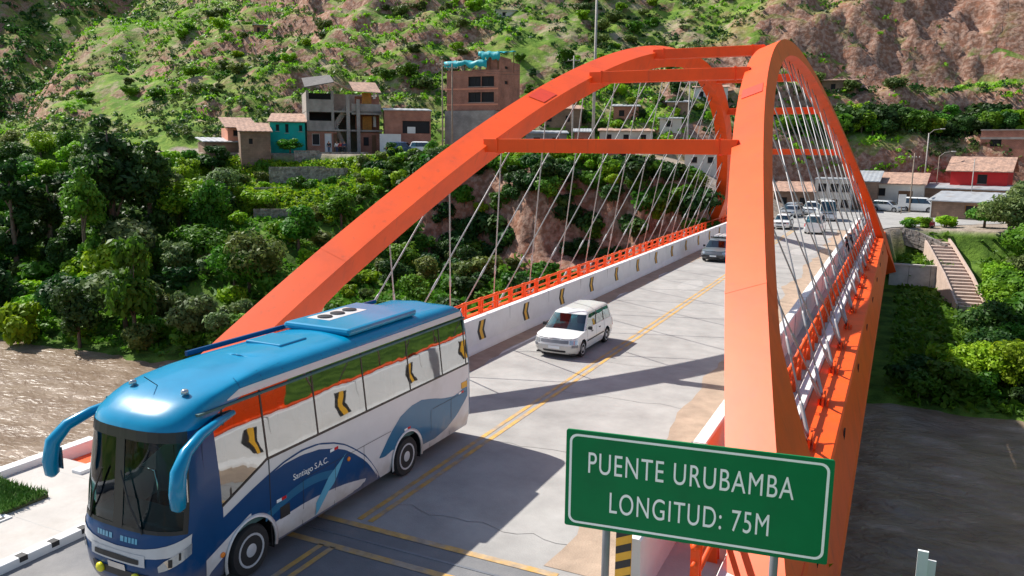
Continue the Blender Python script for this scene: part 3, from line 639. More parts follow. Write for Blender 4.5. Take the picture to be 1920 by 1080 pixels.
    for yy in (RY(-38.95), RY(-37.35), RY(-32.0), RY(-34.6)):
        z = {0: 1.13, 1: 1.57, 2: 1.33, 3: 1.15}[[RY(-38.95), RY(-37.35), RY(-32.0), RY(-34.6)].index(yy)]
        for sg in (1, -1):
            b = MB(); x = sg*1.21; b.add([(x, yy, z-0.03), (x, yy+0.13, z-0.03), (x, yy+0.13, z+0.03), (x, yy, z+0.03)], [(0, 1, 2, 3)]); b.build('reflector', 'sign_white', bus)
            b = MB(); b.add([(x, yy+0.132, z-0.03), (x, yy+0.26, z-0.03), (x, yy+0.26, z+0.03), (x, yy+0.132, z+0.03)], [(0, 1, 2, 3)]); b.build('reflector', 'lamp_red', bus)
    for yy, z in ((RY(-36.75), 1.20), (-4.05, 0.72)):
        for sg in (1, -1): MB().lathe([(0.05, sg*1.2), (0.05, sg*1.225), (0.02, sg*1.23)], (0, yy, z), 'X', 10).build('side_lamp', 'lamp_amber', bus, smooth=True)
    b = MB(); b.bb(1.2, 1.212, RY(-31.85), RY(-31.55), 1.42, 1.58); b.build('number_sticker', 'hazard_yellow', bus)
    for sg in (1, -1):
        b = MB(); b.bb(*sorted((sg*1.2, sg*1.209)), -2.62, -2.36, 0.75, 0.98); b.build('vent_grille', 'dark_trim', bus)
        b = MB(); b.bb(*sorted((sg*1.2, sg*1.2095)), -2.868, -2.852, 0.34, 2.0); b.build('door_seam', 'dark_trim', bus)
    for yy in (RY(-38.2), RY(-37.2), RY(-36.2), RY(-33.4), RY(-32.4)):
        for sg in (1, -1): H.patch([('y', yy-0.006), ('y', yy+0.006)], lambda c, h: 0.34, lambda c, h: 1.30, 2, sides=(sg,), off=0.010).build('panel_seam', 'dark_trim', bus)
    for sg in (1, -1):
        H.patch([('y', -1.9+0.3*i) for i in range(7)]+[('y', 1.0)], lambda c, h: 1.298, lambda c, h: 1.308, 1, sides=(sg,), off=0.010).build('panel_seam', 'dark_trim', bus)
        H.patch([('y', 2.8), ('y', 3.6), ('y', 4.5)], lambda c, h: 1.298, lambda c, h: 1.308, 1, sides=(sg,), off=0.010).build('panel_seam', 'dark_trim', bus)
    for k in range(14):
        b = H.patch([('y', -3.3+k*0.56), ('y', -3.3+k*0.56+0.012)], lambda c, h: 3.44, lambda c, h: 3.60, 2, off=0.003); q = b.build('roof_seams', 'bus_blue', bus); q['kind'] = 'stuff'
    text_part('Santiago S.A.C.', 'lettering', 'sign_white', bus, Matrix.Translation((1.212, RY(-37.95), 1.42)) @ Matrix.Rotation(R(90), 4, 'Z') @ Matrix.Rotation(R(90), 4, 'X'), 0.17, 0.001)
    # front: silver band, grille, lamps
    b = H.patch(FC[:9], lambda c, h: 1.0+0.12*(c[1]/79)**2, lambda c, h: 1.13+0.24*(c[1]/79)**1.5, 3, off=0.012); b.build('silver_band', 'silver_plastic', bus, smooth=True)
    b = H.patch([('f', a) for a in (0, 10, 18, 24)], lambda c, h: 0.86, lambda c, h: 1.06, 2, off=0.018); b.build('grille_frame', 'silver_plastic', bus, smooth=True)
    b = H.patch([('f', a) for a in (0, 8, 14, 18)], lambda c, h: 0.90, lambda c, h: 1.0-0.02*c[1]/18, 2, off=0.026); b.build('grille', 'dark_trim', bus)
    b = H.patch([('f', a) for a in (0, 10, 20, 26)], 0.58, 0.72, 2, off=0.012); b.build('lower_grille', 'dark_trim', bus)
    for sg in (1, -1):
        hl = H.patch([('f', a) for a in (38, 45, 52, 60, 68, 76, 80)], lambda c, h: 0.80+0.24*((c[1]-38)/42)**1.2, lambda c, h: interp([(38, 0.90), (45, 0.99), (60, 1.10), (80, 1.22)], c[1]), 3, sides=(sg,), off=0.016).build('headlight', 'lamp_clear', bus, smooth=True)
        b = H.patch([('f', 50), ('f', 55)], 0.89, 1.02, 1, sides=(sg,), off=0.022); b.build('lamp_bezel', 'dark_trim', hl)
        b = H.patch([('f', 63), ('f', 66)], 0.99, 1.11, 1, sides=(sg,), off=0.022); b.build('lamp_bezel', 'dark_trim', hl)
        c = H.pos(('f', 14), 0.64, sg); b = MB(); b.lathe([(0.085, 0.0), (0.085, -0.05), (0.06, -0.075)], (0, 0, 0), 'Z', 14); q = b.build('spot_lamp', 'lamp_yellow', bus, smooth=True); q.rotation_euler = (R(-90), 0, 0); q.location = c
        b = H.patch([('f', 62), ('f', 70), ('f', 76)], 0.48, 0.60, 1, sides=(sg,), off=0.014); b.build('fog_lamp', 'lamp_clear', bus)
        # mirror: a tapering blue arm that drops into a long head
        P = [(1.10, -3.55, 3.08), (1.22, -4.05, 3.06), (1.30, -4.45, 3.00), (1.40, -4.85, 2.86), (1.47, -5.08, 2.62), (1.49, -5.14, 2.30), (1.48, -5.13, 2.08), (1.48, -5.12, 2.02)]
        b = MB(); b.tube([(sg*x, y, z) for x, y, z in P], [0.05, 0.075, 0.085, 0.10, 0.125, 0.13, 0.115, 0.05], 12); mi = b.build('mirror_arm', 'bus_roof_blue', bus, smooth=True)
        b = MB(); b.box((sg*1.46, -5.0, 2.32), (0.17, 0.02, 0.38)); b.build('mirror_glass', 'chrome', mi)
    b = H.patch([('f', 0), ('f', 5)], 0.72, 0.83, 1, off=0.02); b.build('emblem', 'chrome', bus)
    b = MB()
    for i in range(11):
        if i == 5: continue
        a = -15+i*3.0; H.patch([('f', abs(a)-1.1 if abs(a) > 1.2 else 0), ('f', abs(a)+1.1)], 1.22, 1.31, 1, sides=(1 if a >= 0 else -1,), off=0.006, b=b)
    q = b.build('front_lettering', 'bus_light', bus); q['kind'] = 'stuff'
    b = MB(); c = H.pos(('f', 46), 1.75, -1); b.add([c+Vector((-0.13, 0.16, -0.17)), c+Vector((0.13, 0.04, -0.17)), c+Vector((0.13, 0.06, 0.15)), c+Vector((-0.13, 0.18, 0.15))], [(0, 1, 2, 3)]); b.build('route_card', 'paper', bus)
    # roof fittings
    b = MB(); b.bb(-0.92, 0.88, 0.0, 2.65, 3.64, 3.80); ac = b.build('roof_cooling_unit', 'bus_roof_blue', bus, bevel=0.07)
    b = MB(); b.bb(-0.72, -0.08, 0.55, 1.95, 3.80, 3.806); b.build('fan_panel', 'bus_white', ac)
    for k in range(3): MB().lathe([(0.17, 3.806), (0.17, 3.83), (0.10, 3.84)], (-0.4, 0.8+k*0.45, 0), 'Z', 16).build('fan', 'dark_trim', ac)
    b = MB(); b.bb(-0.62, 0.30, -1.45, -0.65, 3.64, 3.72); b.build('roof_hatch', 'bus_roof_blue', bus, bevel=0.03)
    b = MB(); b.bb(-1.04, -0.98, -2.6, 3.6, 3.60, 3.69); b.build('roof_rail', 'bus_blue', bus)
    for x in (-0.62, 0.62): MB().lathe([(0.07, 3.50), (0.06, 3.56), (0.03, 3.58)], (x, -4.12, 0), 'Z', 10).build('clearance_lamp', 'lamp_clear', bus, smooth=True)
    MB().tube([(-0.15, -4.0, 3.5), (-0.17, -4.25, 3.72)], 0.008, 5).build('antenna', 'dark_trim', bus)
    # cabin
    b = MB(); b.bb(-1.12, 1.12, -4.6, 4.6, 0.9, 1.0); b.build('floor', 'cabin_grey', bus)
    b = MB(); b.prism([(-1.05, -4.85, 1.05), (-1.05, -4.25, 1.05), (-1.05, -4.2, 1.45), (-1.05, -4.75, 1.42)], (2.1, 0, 0)); b.build('dashboard', 'cabin_grey', bus, bevel=0.03)
    b = MB(); b.bb(-1.1, 1.1, -4.3, 4.6, 3.22, 3.26); b.build('ceiling', 'cabin_grey', bus)
    sp = [None]
    def seat(x, y, nm='passenger_seat'):
        if sp[0] is None:
            b = MB(); b.bb(-0.24, 0.24, -0.25, 0.25, 0.35, 0.50); b.bb(-0.24, 0.24, 0.18, 0.30, 0.45, 1.15); b.bb(-0.03, 0.03, -0.1, 0.1, 0.0, 0.36); sp[0] = b.build(nm, 'seat_fabric', bus, bevel=0.04); sp[0].location = (x, y, 1.0)
        else: share(sp[0], nm, (x, y, 1.0), bus)
    for k in range(9):
        for x in (-0.88, -0.4, 0.4, 0.88): seat(x, -2.4+k*0.8)
    seat(0.62, -3.75, 'driver_seat')
    for k in range(6):
        for sg in (1, -1): b = MB(); yy = -2.7+k*1.25; b.grid([[(sg*(1.02+0.012*(j % 2)), yy+0.05*j, z) for j in range(7)] for z in (2.05, 3.1)]); b.build('curtain', 'curtain', bus)
    MB().tube([(0.62+0.23*math.cos(R(a)), -4.18+0.08*math.sin(R(a)), 1.68+0.2*math.sin(R(a))) for a in range(0, 361, 24)], 0.018, 6).build('steering_wheel', 'dark_trim', bus, smooth=True)
    MB().tube([(-0.2, -4.1, 1.0), (-0.2, -4.1, 1.75), (-0.3, -4.05, 1.95), (-0.7, -4.05, 1.95)], 0.022, 6).build('grab_rail', 'chrome', bus, smooth=True)
    b = MB(); b.bb(-1.1, 1.1, 4.5, 4.55, 1.0, 3.2); b.build('rear_bulkhead', 'cabin_grey', bus)
    b = MB(); b.bb(-1.1, 1.1, -4.7, 4.7, 0.30, 0.36); b.build('underbody', 'dark_trim', bus)
    return bus
build_bus()
CARMAT = {}
def paint(name, c, rough=0.25, metal=0.0):
    mat(name, c, rough, metal, var=0.05, coat=0.6); return name
paint('car_white', (0.72, 0.73, 0.72)); paint('car_silver', (0.42, 0.45, 0.47), 0.3, 0.4); paint('car_grey', (0.17, 0.20, 0.21), 0.3, 0.3); paint('car_navy', (0.02, 0.05, 0.11)); paint('car_beige', (0.55, 0.54, 0.50)); paint('car_dark', (0.03, 0.03, 0.035))
def build_car(name, label, loc, rz, m, L=4.2, W=1.69, Hh=1.52, hood=0.92, belt=0.98, cab=(0.26, 0.40, 0.93, 1.0), group=None, cat='car', low=None, rack=False, detail=True, npass=3, plate=True):
    """front towards -Y. cab: fractions of the length of windscreen foot, roof start, roof end, tail foot"""
    t = thing(name, label, cat, loc, rz, group)
    y0, y1 = -L/2, L/2; hw = W/2; low = low or m
    wr = 0.30 if Hh < 1.8 else 0.33; fy, ry = y0+L*0.19, y1-L*0.19; AR = wr+0.07
    H = Hull(w=[(0.18, hw-0.08), (0.35, hw-0.01), (0.6, hw), (belt, hw-0.04), (belt+0.1, hw-0.06)], yF=[(0.18, y0+0.12), (0.35, y0+0.0), (0.55, y0), (0.75, y0+0.06), (1.0, y0+0.14)], yR=[(0.18, y1-0.1), (0.45, y1), (1.0, y1-0.03)], D=0.34, Dr=0.2, n=2.6)
    ys = sorted(set([lerp(y0+0.5, y1-0.25, i/14) for i in range(15)]+[c+AR*math.cos(R(a)) for c in (fy, ry) for a in (1, 20, 45, 70, 90, 110, 135, 160, 179)]+[c+s_*(AR+0.01) for c in (fy, ry) for s_ in (-1, 1)]))
    ys = [y for y in ys if y0+0.49 < y < y1-0.23]; SC = [('y', y) for y in ys]
    def zlow(c, h):
        if c[0] == 'y':
            for cy in (fy, ry):
                if abs(c[1]-cy) < AR: return max(0.2, wr+math.sqrt(AR*AR-(c[1]-cy)**2))
        return 0.2
    ywb = y0+L*cab[0]
    def ztop(c, h):
        y = yof(c, h, 0.6); return interp([(y0, hood-0.16), (y0+0.3, hood-0.07), (ywb, hood), (ywb+0.5, belt), (y1, belt)], y)
    cols = FC+SC+RC
    b = H.patch(cols, zlow, ztop, [0, 0.2, 0.4, 0.6, 0.8, 0.92, 1.0]); H.cap(cols, ztop, b, 0.035, 3); body = b.build('body', m, t, sharp=32)
    if low != m:
        b = H.patch(FC+SC[:1], 0.2, 0.52, 2, off=0.004); b.build('bumper', low, t, smooth=True)
    # glasshouse
    yr, ye, yt = y0+L*cab[1], y0+L*cab[2], y0+L*cab[3]-0.04
    zb = belt-0.06; zr = Hh-0.10
    G = Hull(w=[(zb, hw-0.05), (zr, hw-0.20), (Hh-0.03, hw-0.30), (Hh, hw-0.42)], yF=[(zb, ywb-0.1), (zr, yr), (Hh-0.03, yr+0.12), (Hh, yr+0.3)], yR=[(zb, yt), (zr, ye), (Hh-0.03, ye-0.1), (Hh, ye-0.25)], D=0.16, Dr=0.12, n=3.2, nr=3.2)
    gc = FC+[('u', i/10) for i in range(1, 10)]+RC
    b = G.patch(gc, zr-0.03, Hh, [0, 0.25, 0.5, 0.8, 1.0], off=0.004); G.cap(gc, Hh, b, 0.02, 3); b.build('roof', m, t, sharp=50)
    G.patch(FC[:9], zb, zr, 2).build('windscreen', 'car_glass', t, smooth=True)
    G.patch(RC[2:], zb, zr, 2).build('rear_glass', 'car_glass', t, smooth=True)
    for sg in (1, -1):
        G.patch([('f', 70), ('f', 80), ('f', 90), ('u', 0.03)], zb, zr, 2, sides=(sg,), off=0.006).build('front_pillar', m, t, smooth=True)
        G.patch([('u', 0.97), ('r', 90), ('r', 75), ('r', 62)], zb, zr, 2, sides=(sg,), off=0.006).build('rear_pillar', m, t, smooth=True)
        G.patch([('u', 0.02+0.96*i/10) for i in range(11)], zb, zr, 2, sides=(sg,)).build('side_glass', 'car_glass', t, smooth=True)
    for k in range(1, npass):
        u = 0.03+0.94*k/npass+0.03
        for sg in (1, -1): G.patch([('u', u-0.018), ('u', u+0.018)], zb, zr, 1, sides=(sg,), off=0.005).build('door_pillar', 'dark_trim', t)
    b = MB(); b.bb(-hw+0.15, hw-0.15, ywb+0.25, yt-0.2, belt-0.35, belt-0.1); b.build('cabin_trim', 'cabin_grey', t)
    for x in (-0.36, 0.36):
        b = MB(); yy = y0+L*cab[1]+0.35; b.bb(x-0.22, x+0.22, yy, yy+0.14, belt-0.3, belt+0.34); b.build('front_seat', 'seat_fabric', t, bevel=0.04)
    for sg in (1, -1):
        for cy in (fy, ry):
            wheel(t, (sg*(hw-0.11), cy, wr), wr, 0.19, sg)
            b = MB(); b.grid([[(sg*x, cy+(AR+0.01)*math.cos(R(a)), wr+(AR+0.01)*math.sin(R(a))) for x in (hw-0.03, hw-0.3)] for a in range(-20, 201, 20)]); b.bb(*sorted((sg*(hw-0.3), sg*(hw-0.28))), cy-0.42, cy+0.42, 0.2, wr+AR); b.build('wheel_well', 'dark_trim', t)
        b = H.patch([('f', a) for a in (38, 48, 58, 68, 76)], lambda c, h: hood-0.34, lambda c, h: hood-0.19, 2, sides=(sg,), off=0.008); b.build('headlight', 'lamp_clear', t, smooth=True)
        b = H.patch([('r', 80), ('r', 68), ('r', 58)], belt-0.38, belt-0.08, 2, sides=(sg,), off=0.008); b.build('tail_light', 'lamp_red', t, smooth=True)
        b = MB(); b.box((sg*(hw+0.07), ywb+0.28, belt+0.03), (0.17, 0.10, 0.13)); b.build('door_mirror', 'dark_trim', t, bevel=0.03)
        if detail:
            for yy in (ywb+0.75, ywb+1.6): b = MB(); b.box((sg*(hw-0.012), yy, belt-0.17), (0.03, 0.15, 0.035)); b.build('door_handle', 'dark_trim', t)
            for yy in (ywb+0.22, ywb+1.22, ywb+2.15):
                H.patch([('y', yy-0.008), ('y', yy+0.008)], 0.30, belt-0.04, 3, sides=(sg,), off=0.004).build('door_seam', 'dark_trim', t)
            H.patch([('f', 46), ('f', 58), ('f', 70), ('f', 82)], 0.46, 0.56, 1, sides=(sg,), off=0.012).build('bumper_corner', 'post_steel', t)
            b = MB(); b.bb(*sorted((sg*(hw-0.004), sg*(hw+0.008))), fy+AR+0.05, ry-AR-0.05, 0.50, 0.55); b.build('side_moulding', 'dark_trim', t)
    b = H.patch([('f', 0), ('f', 12), ('f', 24), ('f', 34)], hood-0.32, hood-0.20, 2, off=0.008); b.build('grille', 'post_steel' if detail else 'dark_trim', t, smooth=True)
    b = H.patch([('f', a) for a in (0, 20, 40, 60, 76)], lambda c, h: ztop(c, h)-0.022, lambda c, h: ztop(c, h)-0.006, 1, off=0.004); b.build('bonnet_gap', 'dark_trim', t)
    b = H.patch([('f', 0), ('f', 14), ('f', 26)], 0.26, 0.35, 1, off=0.008); b.build('air_intake', 'dark_trim', t)
    if plate: b = H.patch([('f', 0), ('f', 10)], 0.40, 0.50, 1, off=0.014); b.build('number_plate', 'sign_white', t)
    b = MB(); b.bb(-hw+0.1, hw-0.1, y0+0.15, y1-0.15, 0.17, 0.22); b.build('underbody', 'dark_trim', t)
    if rack:
        for yy in (yr+0.4, ye-0.4): b = MB(); b.bb(-hw+0.2, hw-0.2, yy-0.03, yy+0.03, Hh+0.02, Hh+0.10); b.build('roof_bar', 'dark_trim', t)
        for x in (-0.3, 0.05, 0.35): b = MB(); b.bb(x-0.12, x+0.12, yr+0.3, ye-0.3, Hh+0.1, Hh+0.22); b.build('roof_load', 'bus_white', t, bevel=0.03)
    return t
build_car('station_wagon', 'white station wagon with teal tinted windscreen driving behind the coach', (-11.02, -21.15, 0), 0, 'car_white', low='car_beige', L=4.3, W=1.72, Hh=1.56, cab=(0.24, 0.37, 0.955, 0.995))
build_car('estate_car', 'grey estate car with pale bundles on its roof rack on the bridge', (-11.45, 8.6, 0), 0, 'car_grey', low='car_dark', L=4.3, W=1.75, Hh=1.5, cab=(0.27, 0.42, 0.93, 1.0), rack=True)
build_car('hatchback', 'white hatchback at the head of the queue at the far end of the bridge', (-10.6, 36.8, 0), 0, 'car_white', L=3.9, W=1.66, Hh=1.48, detail=False)
build_car('sedan', 'silver car waiting behind the white hatchback on the far road', (-11.6, 53.0, 0.03), R(-12), 'car_silver', L=4.4, W=1.72, Hh=1.46, cab=(0.27, 0.41, 0.78, 0.90), detail=False)
build_car('minivan', 'white minivan entering the far end of the bridge tail towards us', (-7.2, 33.6, 0), math.pi, 'car_white', L=4.3, W=1.7, Hh=1.85, hood=1.0, belt=1.1, cab=(0.10, 0.22, 0.97, 1.0), cat='van', detail=False)
build_car('minibus', 'white minibus with dark windows standing at the road junction', (-7.6, 50.5, 0.03), R(10), 'car_white', L=5.2, W=1.9, Hh=2.35, hood=1.15, belt=1.25, cab=(0.05, 0.18, 0.97, 1.0), cat='van', detail=False)
build_car('taxi_car', 'pale blue compact car behind the minibus at the junction', (-12.2, 63.0-5.5, 0.03), R(-18), 'car_silver', L=3.9, W=1.65, Hh=1.5, detail=False)
build_car('pickup_truck', 'white pickup waiting between the silver car and the minibus', (-9.9, 58.5, 0.03), R(-4), 'car_white', L=4.6, W=1.75, Hh=1.7, hood=1.0, belt=1.08, cab=(0.25, 0.36, 0.60, 0.66), detail=False, cat='truck')
# ------------------------------------------------------------------ near things: sign, hazard board, pavements
def build_sign():
    k = 1.45; P = lambda x, z: (CAM.x+x*k, CAM.y+(6.69-(-0.14)*(0))*k, CAM.z+(z-CAM.z)*k)
    # corners measured on the board: left edge x=-2.63 y=-43.15, right edge x=-0.31 y=-42.82 (one seventh turned), then set at its real distance
    A = CAM+(Vector((-2.63, -43.15, 0))-Vector((0, CAM.y, 0)))*k; B = CAM+(Vector((-0.305, -42.83, 0))-Vector((0, CAM.y, 0)))*k
    zt, zb = CAM.z+(4.985-CAM.z)*k, CAM.z+(4.03-CAM.z)*k
    W = math.hypot(B.x-A.x, B.y-A.y); Hh = zt-zb; rz = math.atan2(B.y-A.y, B.x-A.x)
    t = thing('road_sign', 'large green road sign reading PUENTE URUBAMBA LONGITUD: 75M on two grey posts', 'sign', ((A.x+B.x)/2, (A.y+B.y)/2, 0.13), rz)
    zc = (zt+zb)/2-0.13
    def rr(w, h, r, n=6):
        pts = []
        for cx, cy, a0 in ((w/2-r, h/2-r, 0), (-w/2+r, h/2-r, 90), (-w/2+r, -h/2+r, 180), (w/2-r, -h/2+r, 270)):
            pts += [(cx+r*math.cos(R(a0+90*i/n)), cy+r*math.sin(R(a0+90*i/n))) for i in range(n+1)]
        return pts
    b = MB(); b.prism([(x, 0.0, zc+z) for x, z in rr(W, Hh, 0.03)], (0, 0.035, 0)); bo = b.build('board', 'sign_green', t, recalc=True)
    o, i = rr(W-0.10, Hh-0.10, 0.11), rr(W-0.165, Hh-0.165, 0.085); n = len(o)
    b = MB(); b.add([(x, -0.004, zc+z) for x, z in o]+[(x, -0.004, zc+z) for x, z in i], [(j, (j+1) % n, n+(j+1) % n, n+j) for j in range(n)]); b.build('border_line', 'sign_white', bo)
    rx = Matrix.Rotation(R(90), 4, 'X')
    def line(body, cx, z, wid, hgt):
        q = text_part(body, 'lettering', 'sign_white', bo, Matrix.Identity(4), 1.0, 0.0, spacing=1.12, bold=0.0)
        xs = [v.co.x for v in q.data.vertices]; ys_ = [v.co.y for v in q.data.vertices]
        sx, sy = wid/(max(xs)-min(xs)), hgt/(max(ys_)-min(ys_)); mx, my = (max(xs)+min(xs))/2, (max(ys_)+min(ys_))/2
        for v in q.data.vertices: v.co = Vector(((v.co.x-mx)*sx, (v.co.y-my)*sy, v.co.z))
        q.matrix_local = Matrix.Translation((cx, -0.006, z)) @ rx
    line('PUENTE URUBAMBA', -0.02*W, zc+0.185*Hh, 0.775*W, 0.215*Hh)
    line('LONGITUD: 75M', -0.015*W, zc-0.20*Hh, 0.605*W, 0.215*Hh)
    for fx in (0.168-0.5, 0.815-0.5):
        b = MB(); b.tube([(fx*W, 0.10, 0.0), (fx*W, 0.10, zc+Hh/2-0.1)], 0.055, 14); p = b.build('post', 'post_steel', t, smooth=True)
        for z in (zc-Hh*0.3, zc+Hh*0.3): b = MB(); b.bb(fx*W-0.09, fx*W+0.09, 0.036, 0.17, z-0.03, z+0.03); b.build('clamp', 'post_steel', p)
build_sign()
hz = thing('hazard_board', 'narrow yellow and black striped hazard board at the parapet end beside the green sign', 'sign', (-3.50, -38.35, 0.0))
b = MB(); b.bb(-0.13, 0.13, 0, 0.02, 0.1, 2.0); b.build('board', 'hazard_yellow', hz)
for i in range(7):
    z = 0.12+i*0.27; b = MB(); b.add([(-0.128, -0.003, z), (0.128, -0.003, z+0.12), (0.128, -0.003, z+0.25), (-0.128, -0.003, z+0.13)], [(0, 1, 2, 3)]); b.build('stripe', 'black_paint', hz)
b = MB(); b.bb(-0.03, 0.03, 0.02, 0.07, -0.0, 1.9); b.build('post', 'post_steel', hz)
mat('lawn_soil', (0.06, 0.07, 0.025), 0.95, var=0.3); mat('grass_blade', (0.085, 0.19, 0.02), 0.7, var=0.35, scale=1.5)
pv = MB(); pv.bb(-17.75, -14.12, -75, -38.0, -0.11, 0.14); pave = tag(pv.build('pavement', 'walk_concrete'), 'pale concrete footway beside the approach road', kind='structure')
for i in range(12): b = MB(); y = -38.6-i*1.9; b.bb(-17.7, -14.15, y-0.008, y+0.008, 0.1, 0.142); b.build('slab_joint', 'grey_concrete', pave)
pv = MB(); pv.bb(-3.98, -0.75, -60, -38.55, -0.11, 0.14); tag(pv.build('pavement', 'walk_concrete'), 'concrete footway under the green sign', kind='structure')
pv = MB(); pv.bb(-3.98, -3.74, -60, -38.555, -0.1, 0.16); tag(pv.build('kerb', 'white_concrete', bevel=0.02), kind='structure')
kb = MB(); kb.bb(-14.12, -13.88, -75, -38.0, -0.1, 0.155); kerb = tag(kb.build('kerb', 'white_concrete', bevel=0.02), 'white kerb with black dashes along the approach road', kind='structure')
for i in range(34):
    y = -38.35-i*0.62; b = MB(); b.bb(-14.04, -13.872, y-0.075, y+0.075, 0.06, 0.160); b.build('black_dash', 'black_paint', kerb)
kb = MB(); kb.bb(-18.05, -17.75, -75, -37.0, -0.6, 0.30); tag(kb.build('kerb', 'white_concrete', bevel=0.02), 'white edge kerb above the river on the far side of the footway', kind='structure')
def grass_patch(name, label, x0, x1, y0, y1, z, n, h=0.13):
    pl = thing(name, label, 'planter', ((x0+x1)/2, (y0+y1)/2, z))
    hx, hy = (x1-x0)/2, (y1-y0)/2
    b = MB(); b.bb(-hx, hx, -hy, hy, 0.0, 0.07); b.build('soil', 'lawn_soil', pl, bevel=0.02)
    b = MB()
    for i in range(n):
        x, y = random.uniform(-hx, hx), random.uniform(-hy, hy); a = random.uniform(0, 6.28); l = h*random.uniform(0.5, 1.2); dx, dy = math.cos(a)*0.025, math.sin(a)*0.025; ex, ey = random.uniform(-.1, .1), random.uniform(-.1, .1)
        b.add([(x-dx, y-dy, 0.06), (x+dx, y+dy, 0.06), (x+ex, y+ey, 0.07+l)], [(0, 1, 2)])
    g = b.build('grass', 'grass_blade', pl); g['kind'] = 'stuff'
grass_patch('grass_planter', 'grass planter set into the pale footway by the bridge end', -17.6, -15.85, -40.6, -39.6, 0.142, 2200)
grass_patch('grass_planter', 'second grass planter further from the bridge along the footway', -17.6, -15.75, -43.0, -41.4, 0.142, 2600)
for y in (-40.9,):
    b = MB(); b.bb(-17.5, -15.6, y-0.35, y+0.35, 0.142, 0.17); st = tag(b.build('stepping_slab', 'white_concrete'), 'pale slotted slab between the two grass planters', 'slab')
    for i in range(7): b = MB(); x = -17.3+i*0.26; b.bb(x, x+0.1, y-0.25, y+0.25, 0.165, 0.175); b.build('slot', 'black_paint', st)
wp = thing('marker_post', 'small white post on the grassy bank right of the bridge', 'post', (1.02, -33.9, -1.3))
b = MB(); b.bb(-0.16, 0.02, -0.03, 0.03, 0.0, 1.55); b.build('face', 'sign_white', wp); b = MB(); b.bb(0.022, 0.16, 0.0, 0.05, 0.0, 1.38); b.build('side', 'white_concrete', wp)
# ------------------------------------------------------------------ far right bank: retaining wall, stone wall, stairs
rw = thing('retaining_wall', 'pale grey concrete retaining wall beside the far end of the bridge', 'wall', (2.3, 37.0, -6.0))
b = MB(); b.bb(-2.6, 2.6, -0.25, 0.15, -0.3, 2.92); b.build('wall', 'grey_concrete', rw)
b = MB(); b.bb(-2.62, 2.64, -0.32, 0.2, 2.923, 3.08); b.build('coping', 'walk_concrete', rw)
for x in (-0.9, 1.0): b = MB(); b.bb(x-0.015, x+0.015, -0.256, -0.2, -0.2, 2.9); b.build('joint_strip', 'dark_trim', rw)
mat('rubble_stone', (0.34, 0.30, 0.27), 0.9, var=0.35, scale=3, bump=0.6, bscale=3.0, col2=(0.2, 0.17, 0.15), thr=(0.45, 0.55), col2scale=2.4)
def stone_wall(label, pts, hgt, th=0.45, group=None):
    """rubble wall along pts (x, y, z of its foot); every stone a block of its own size, proud of the core"""
    c = Vector(pts[len(pts)//2]); t = thing('stone_wall', label, 'wall', c, 0, group)
    core = MB(); st = MB()
    for p, q in zip(pts, pts[1:]):
        p, q = Vector(p)-c, Vector(q)-c; d = q-p; ln = d.length; u = d/ln; nrm = Vector((u.y, -u.x, 0)).normalized()
        core.prism([p+Vector((0, 0, -0.4)), q+Vector((0, 0, -0.4)), q+Vector((0, 0, hgt-0.04)), p+Vector((0, 0, hgt-0.04))], -nrm*th)
        z = 0.0
        while z < hgt:
            h = random.uniform(0.16, 0.32); s = random.uniform(-0.2, 0)
            while s < ln:
                w_ = random.uniform(0.22, 0.55); a, e = max(0, s+0.015), min(ln, s+w_-0.015)
                if e-a > 0.08:
                    m_ = p+u*((a+e)/2)+Vector((0, 0, z+h/2)); pr = random.uniform(0.02, 0.09)
                    X = Matrix((u, -nrm, Vector((0, 0, 1)))).transposed()
                    st.box(m_+nrm*(pr/2-0.05), (e-a, pr+0.1, h-0.03), X)
                s += w_
            z += h
    core.build('core', 'rubble_stone', t); o = st.build('stones', 'rubble_stone', t); o['kind'] = 'stuff'
    return t
stone_wall('dark rubble stone wall sloping above the concrete retaining wall', [(0.3, 43.6, -1.2), (2.2, 42.9, -1.6), (4.6, 41.6, -2.6)], 1.3)
sw = thing('stairway', 'pinkish concrete stairway with low walls descending the right bank', 'stairs', (5.2, 40, -3.0))
PS = [at_y(1746, 440, 46.0), at_y(1764, 466, 41.5), at_y(1796, 522, 34.5), at_y(1822, 580, 29.0)]
mat('pink_concrete', (0.47, 0.36, 0.30), 0.9, var=0.15, scale=1.5, bump=0.2, bscale=10)
for a, e in zip(PS, PS[1:]):
    d = e-a; n = max(3, int(abs(d.z)/0.2)); u = Vector((d.x, d.y, 0)).normalized(); nr = Vector((u.y, -u.x, 0))
    for i in range(n):
        p, q = a+d*(i/n), a+d*((i+1)/n); c = (p+q)/2-sw.location; b = MB(); b.box((c.x, c.y, p.z-sw.location.z-1.8), (2.0, Vector((q.x-p.x, q.y-p.y, 0)).length+0.001*i, 3.6), math.atan2(-u.x, u.y)); b.build('step', 'pink_concrete', sw)
    for s in (-1, 1):
        b = MB(); o = nr*s*1.1-sw.location; b.prism([a+o+Vector((0, 0, -3.4)), e+o+Vector((0, 0, -3.4)), e+o+Vector((0, 0, 0.42)), a+o+Vector((0, 0, 0.42))], nr*s*0.16); b.build('side_wall', 'pink_concrete', sw)
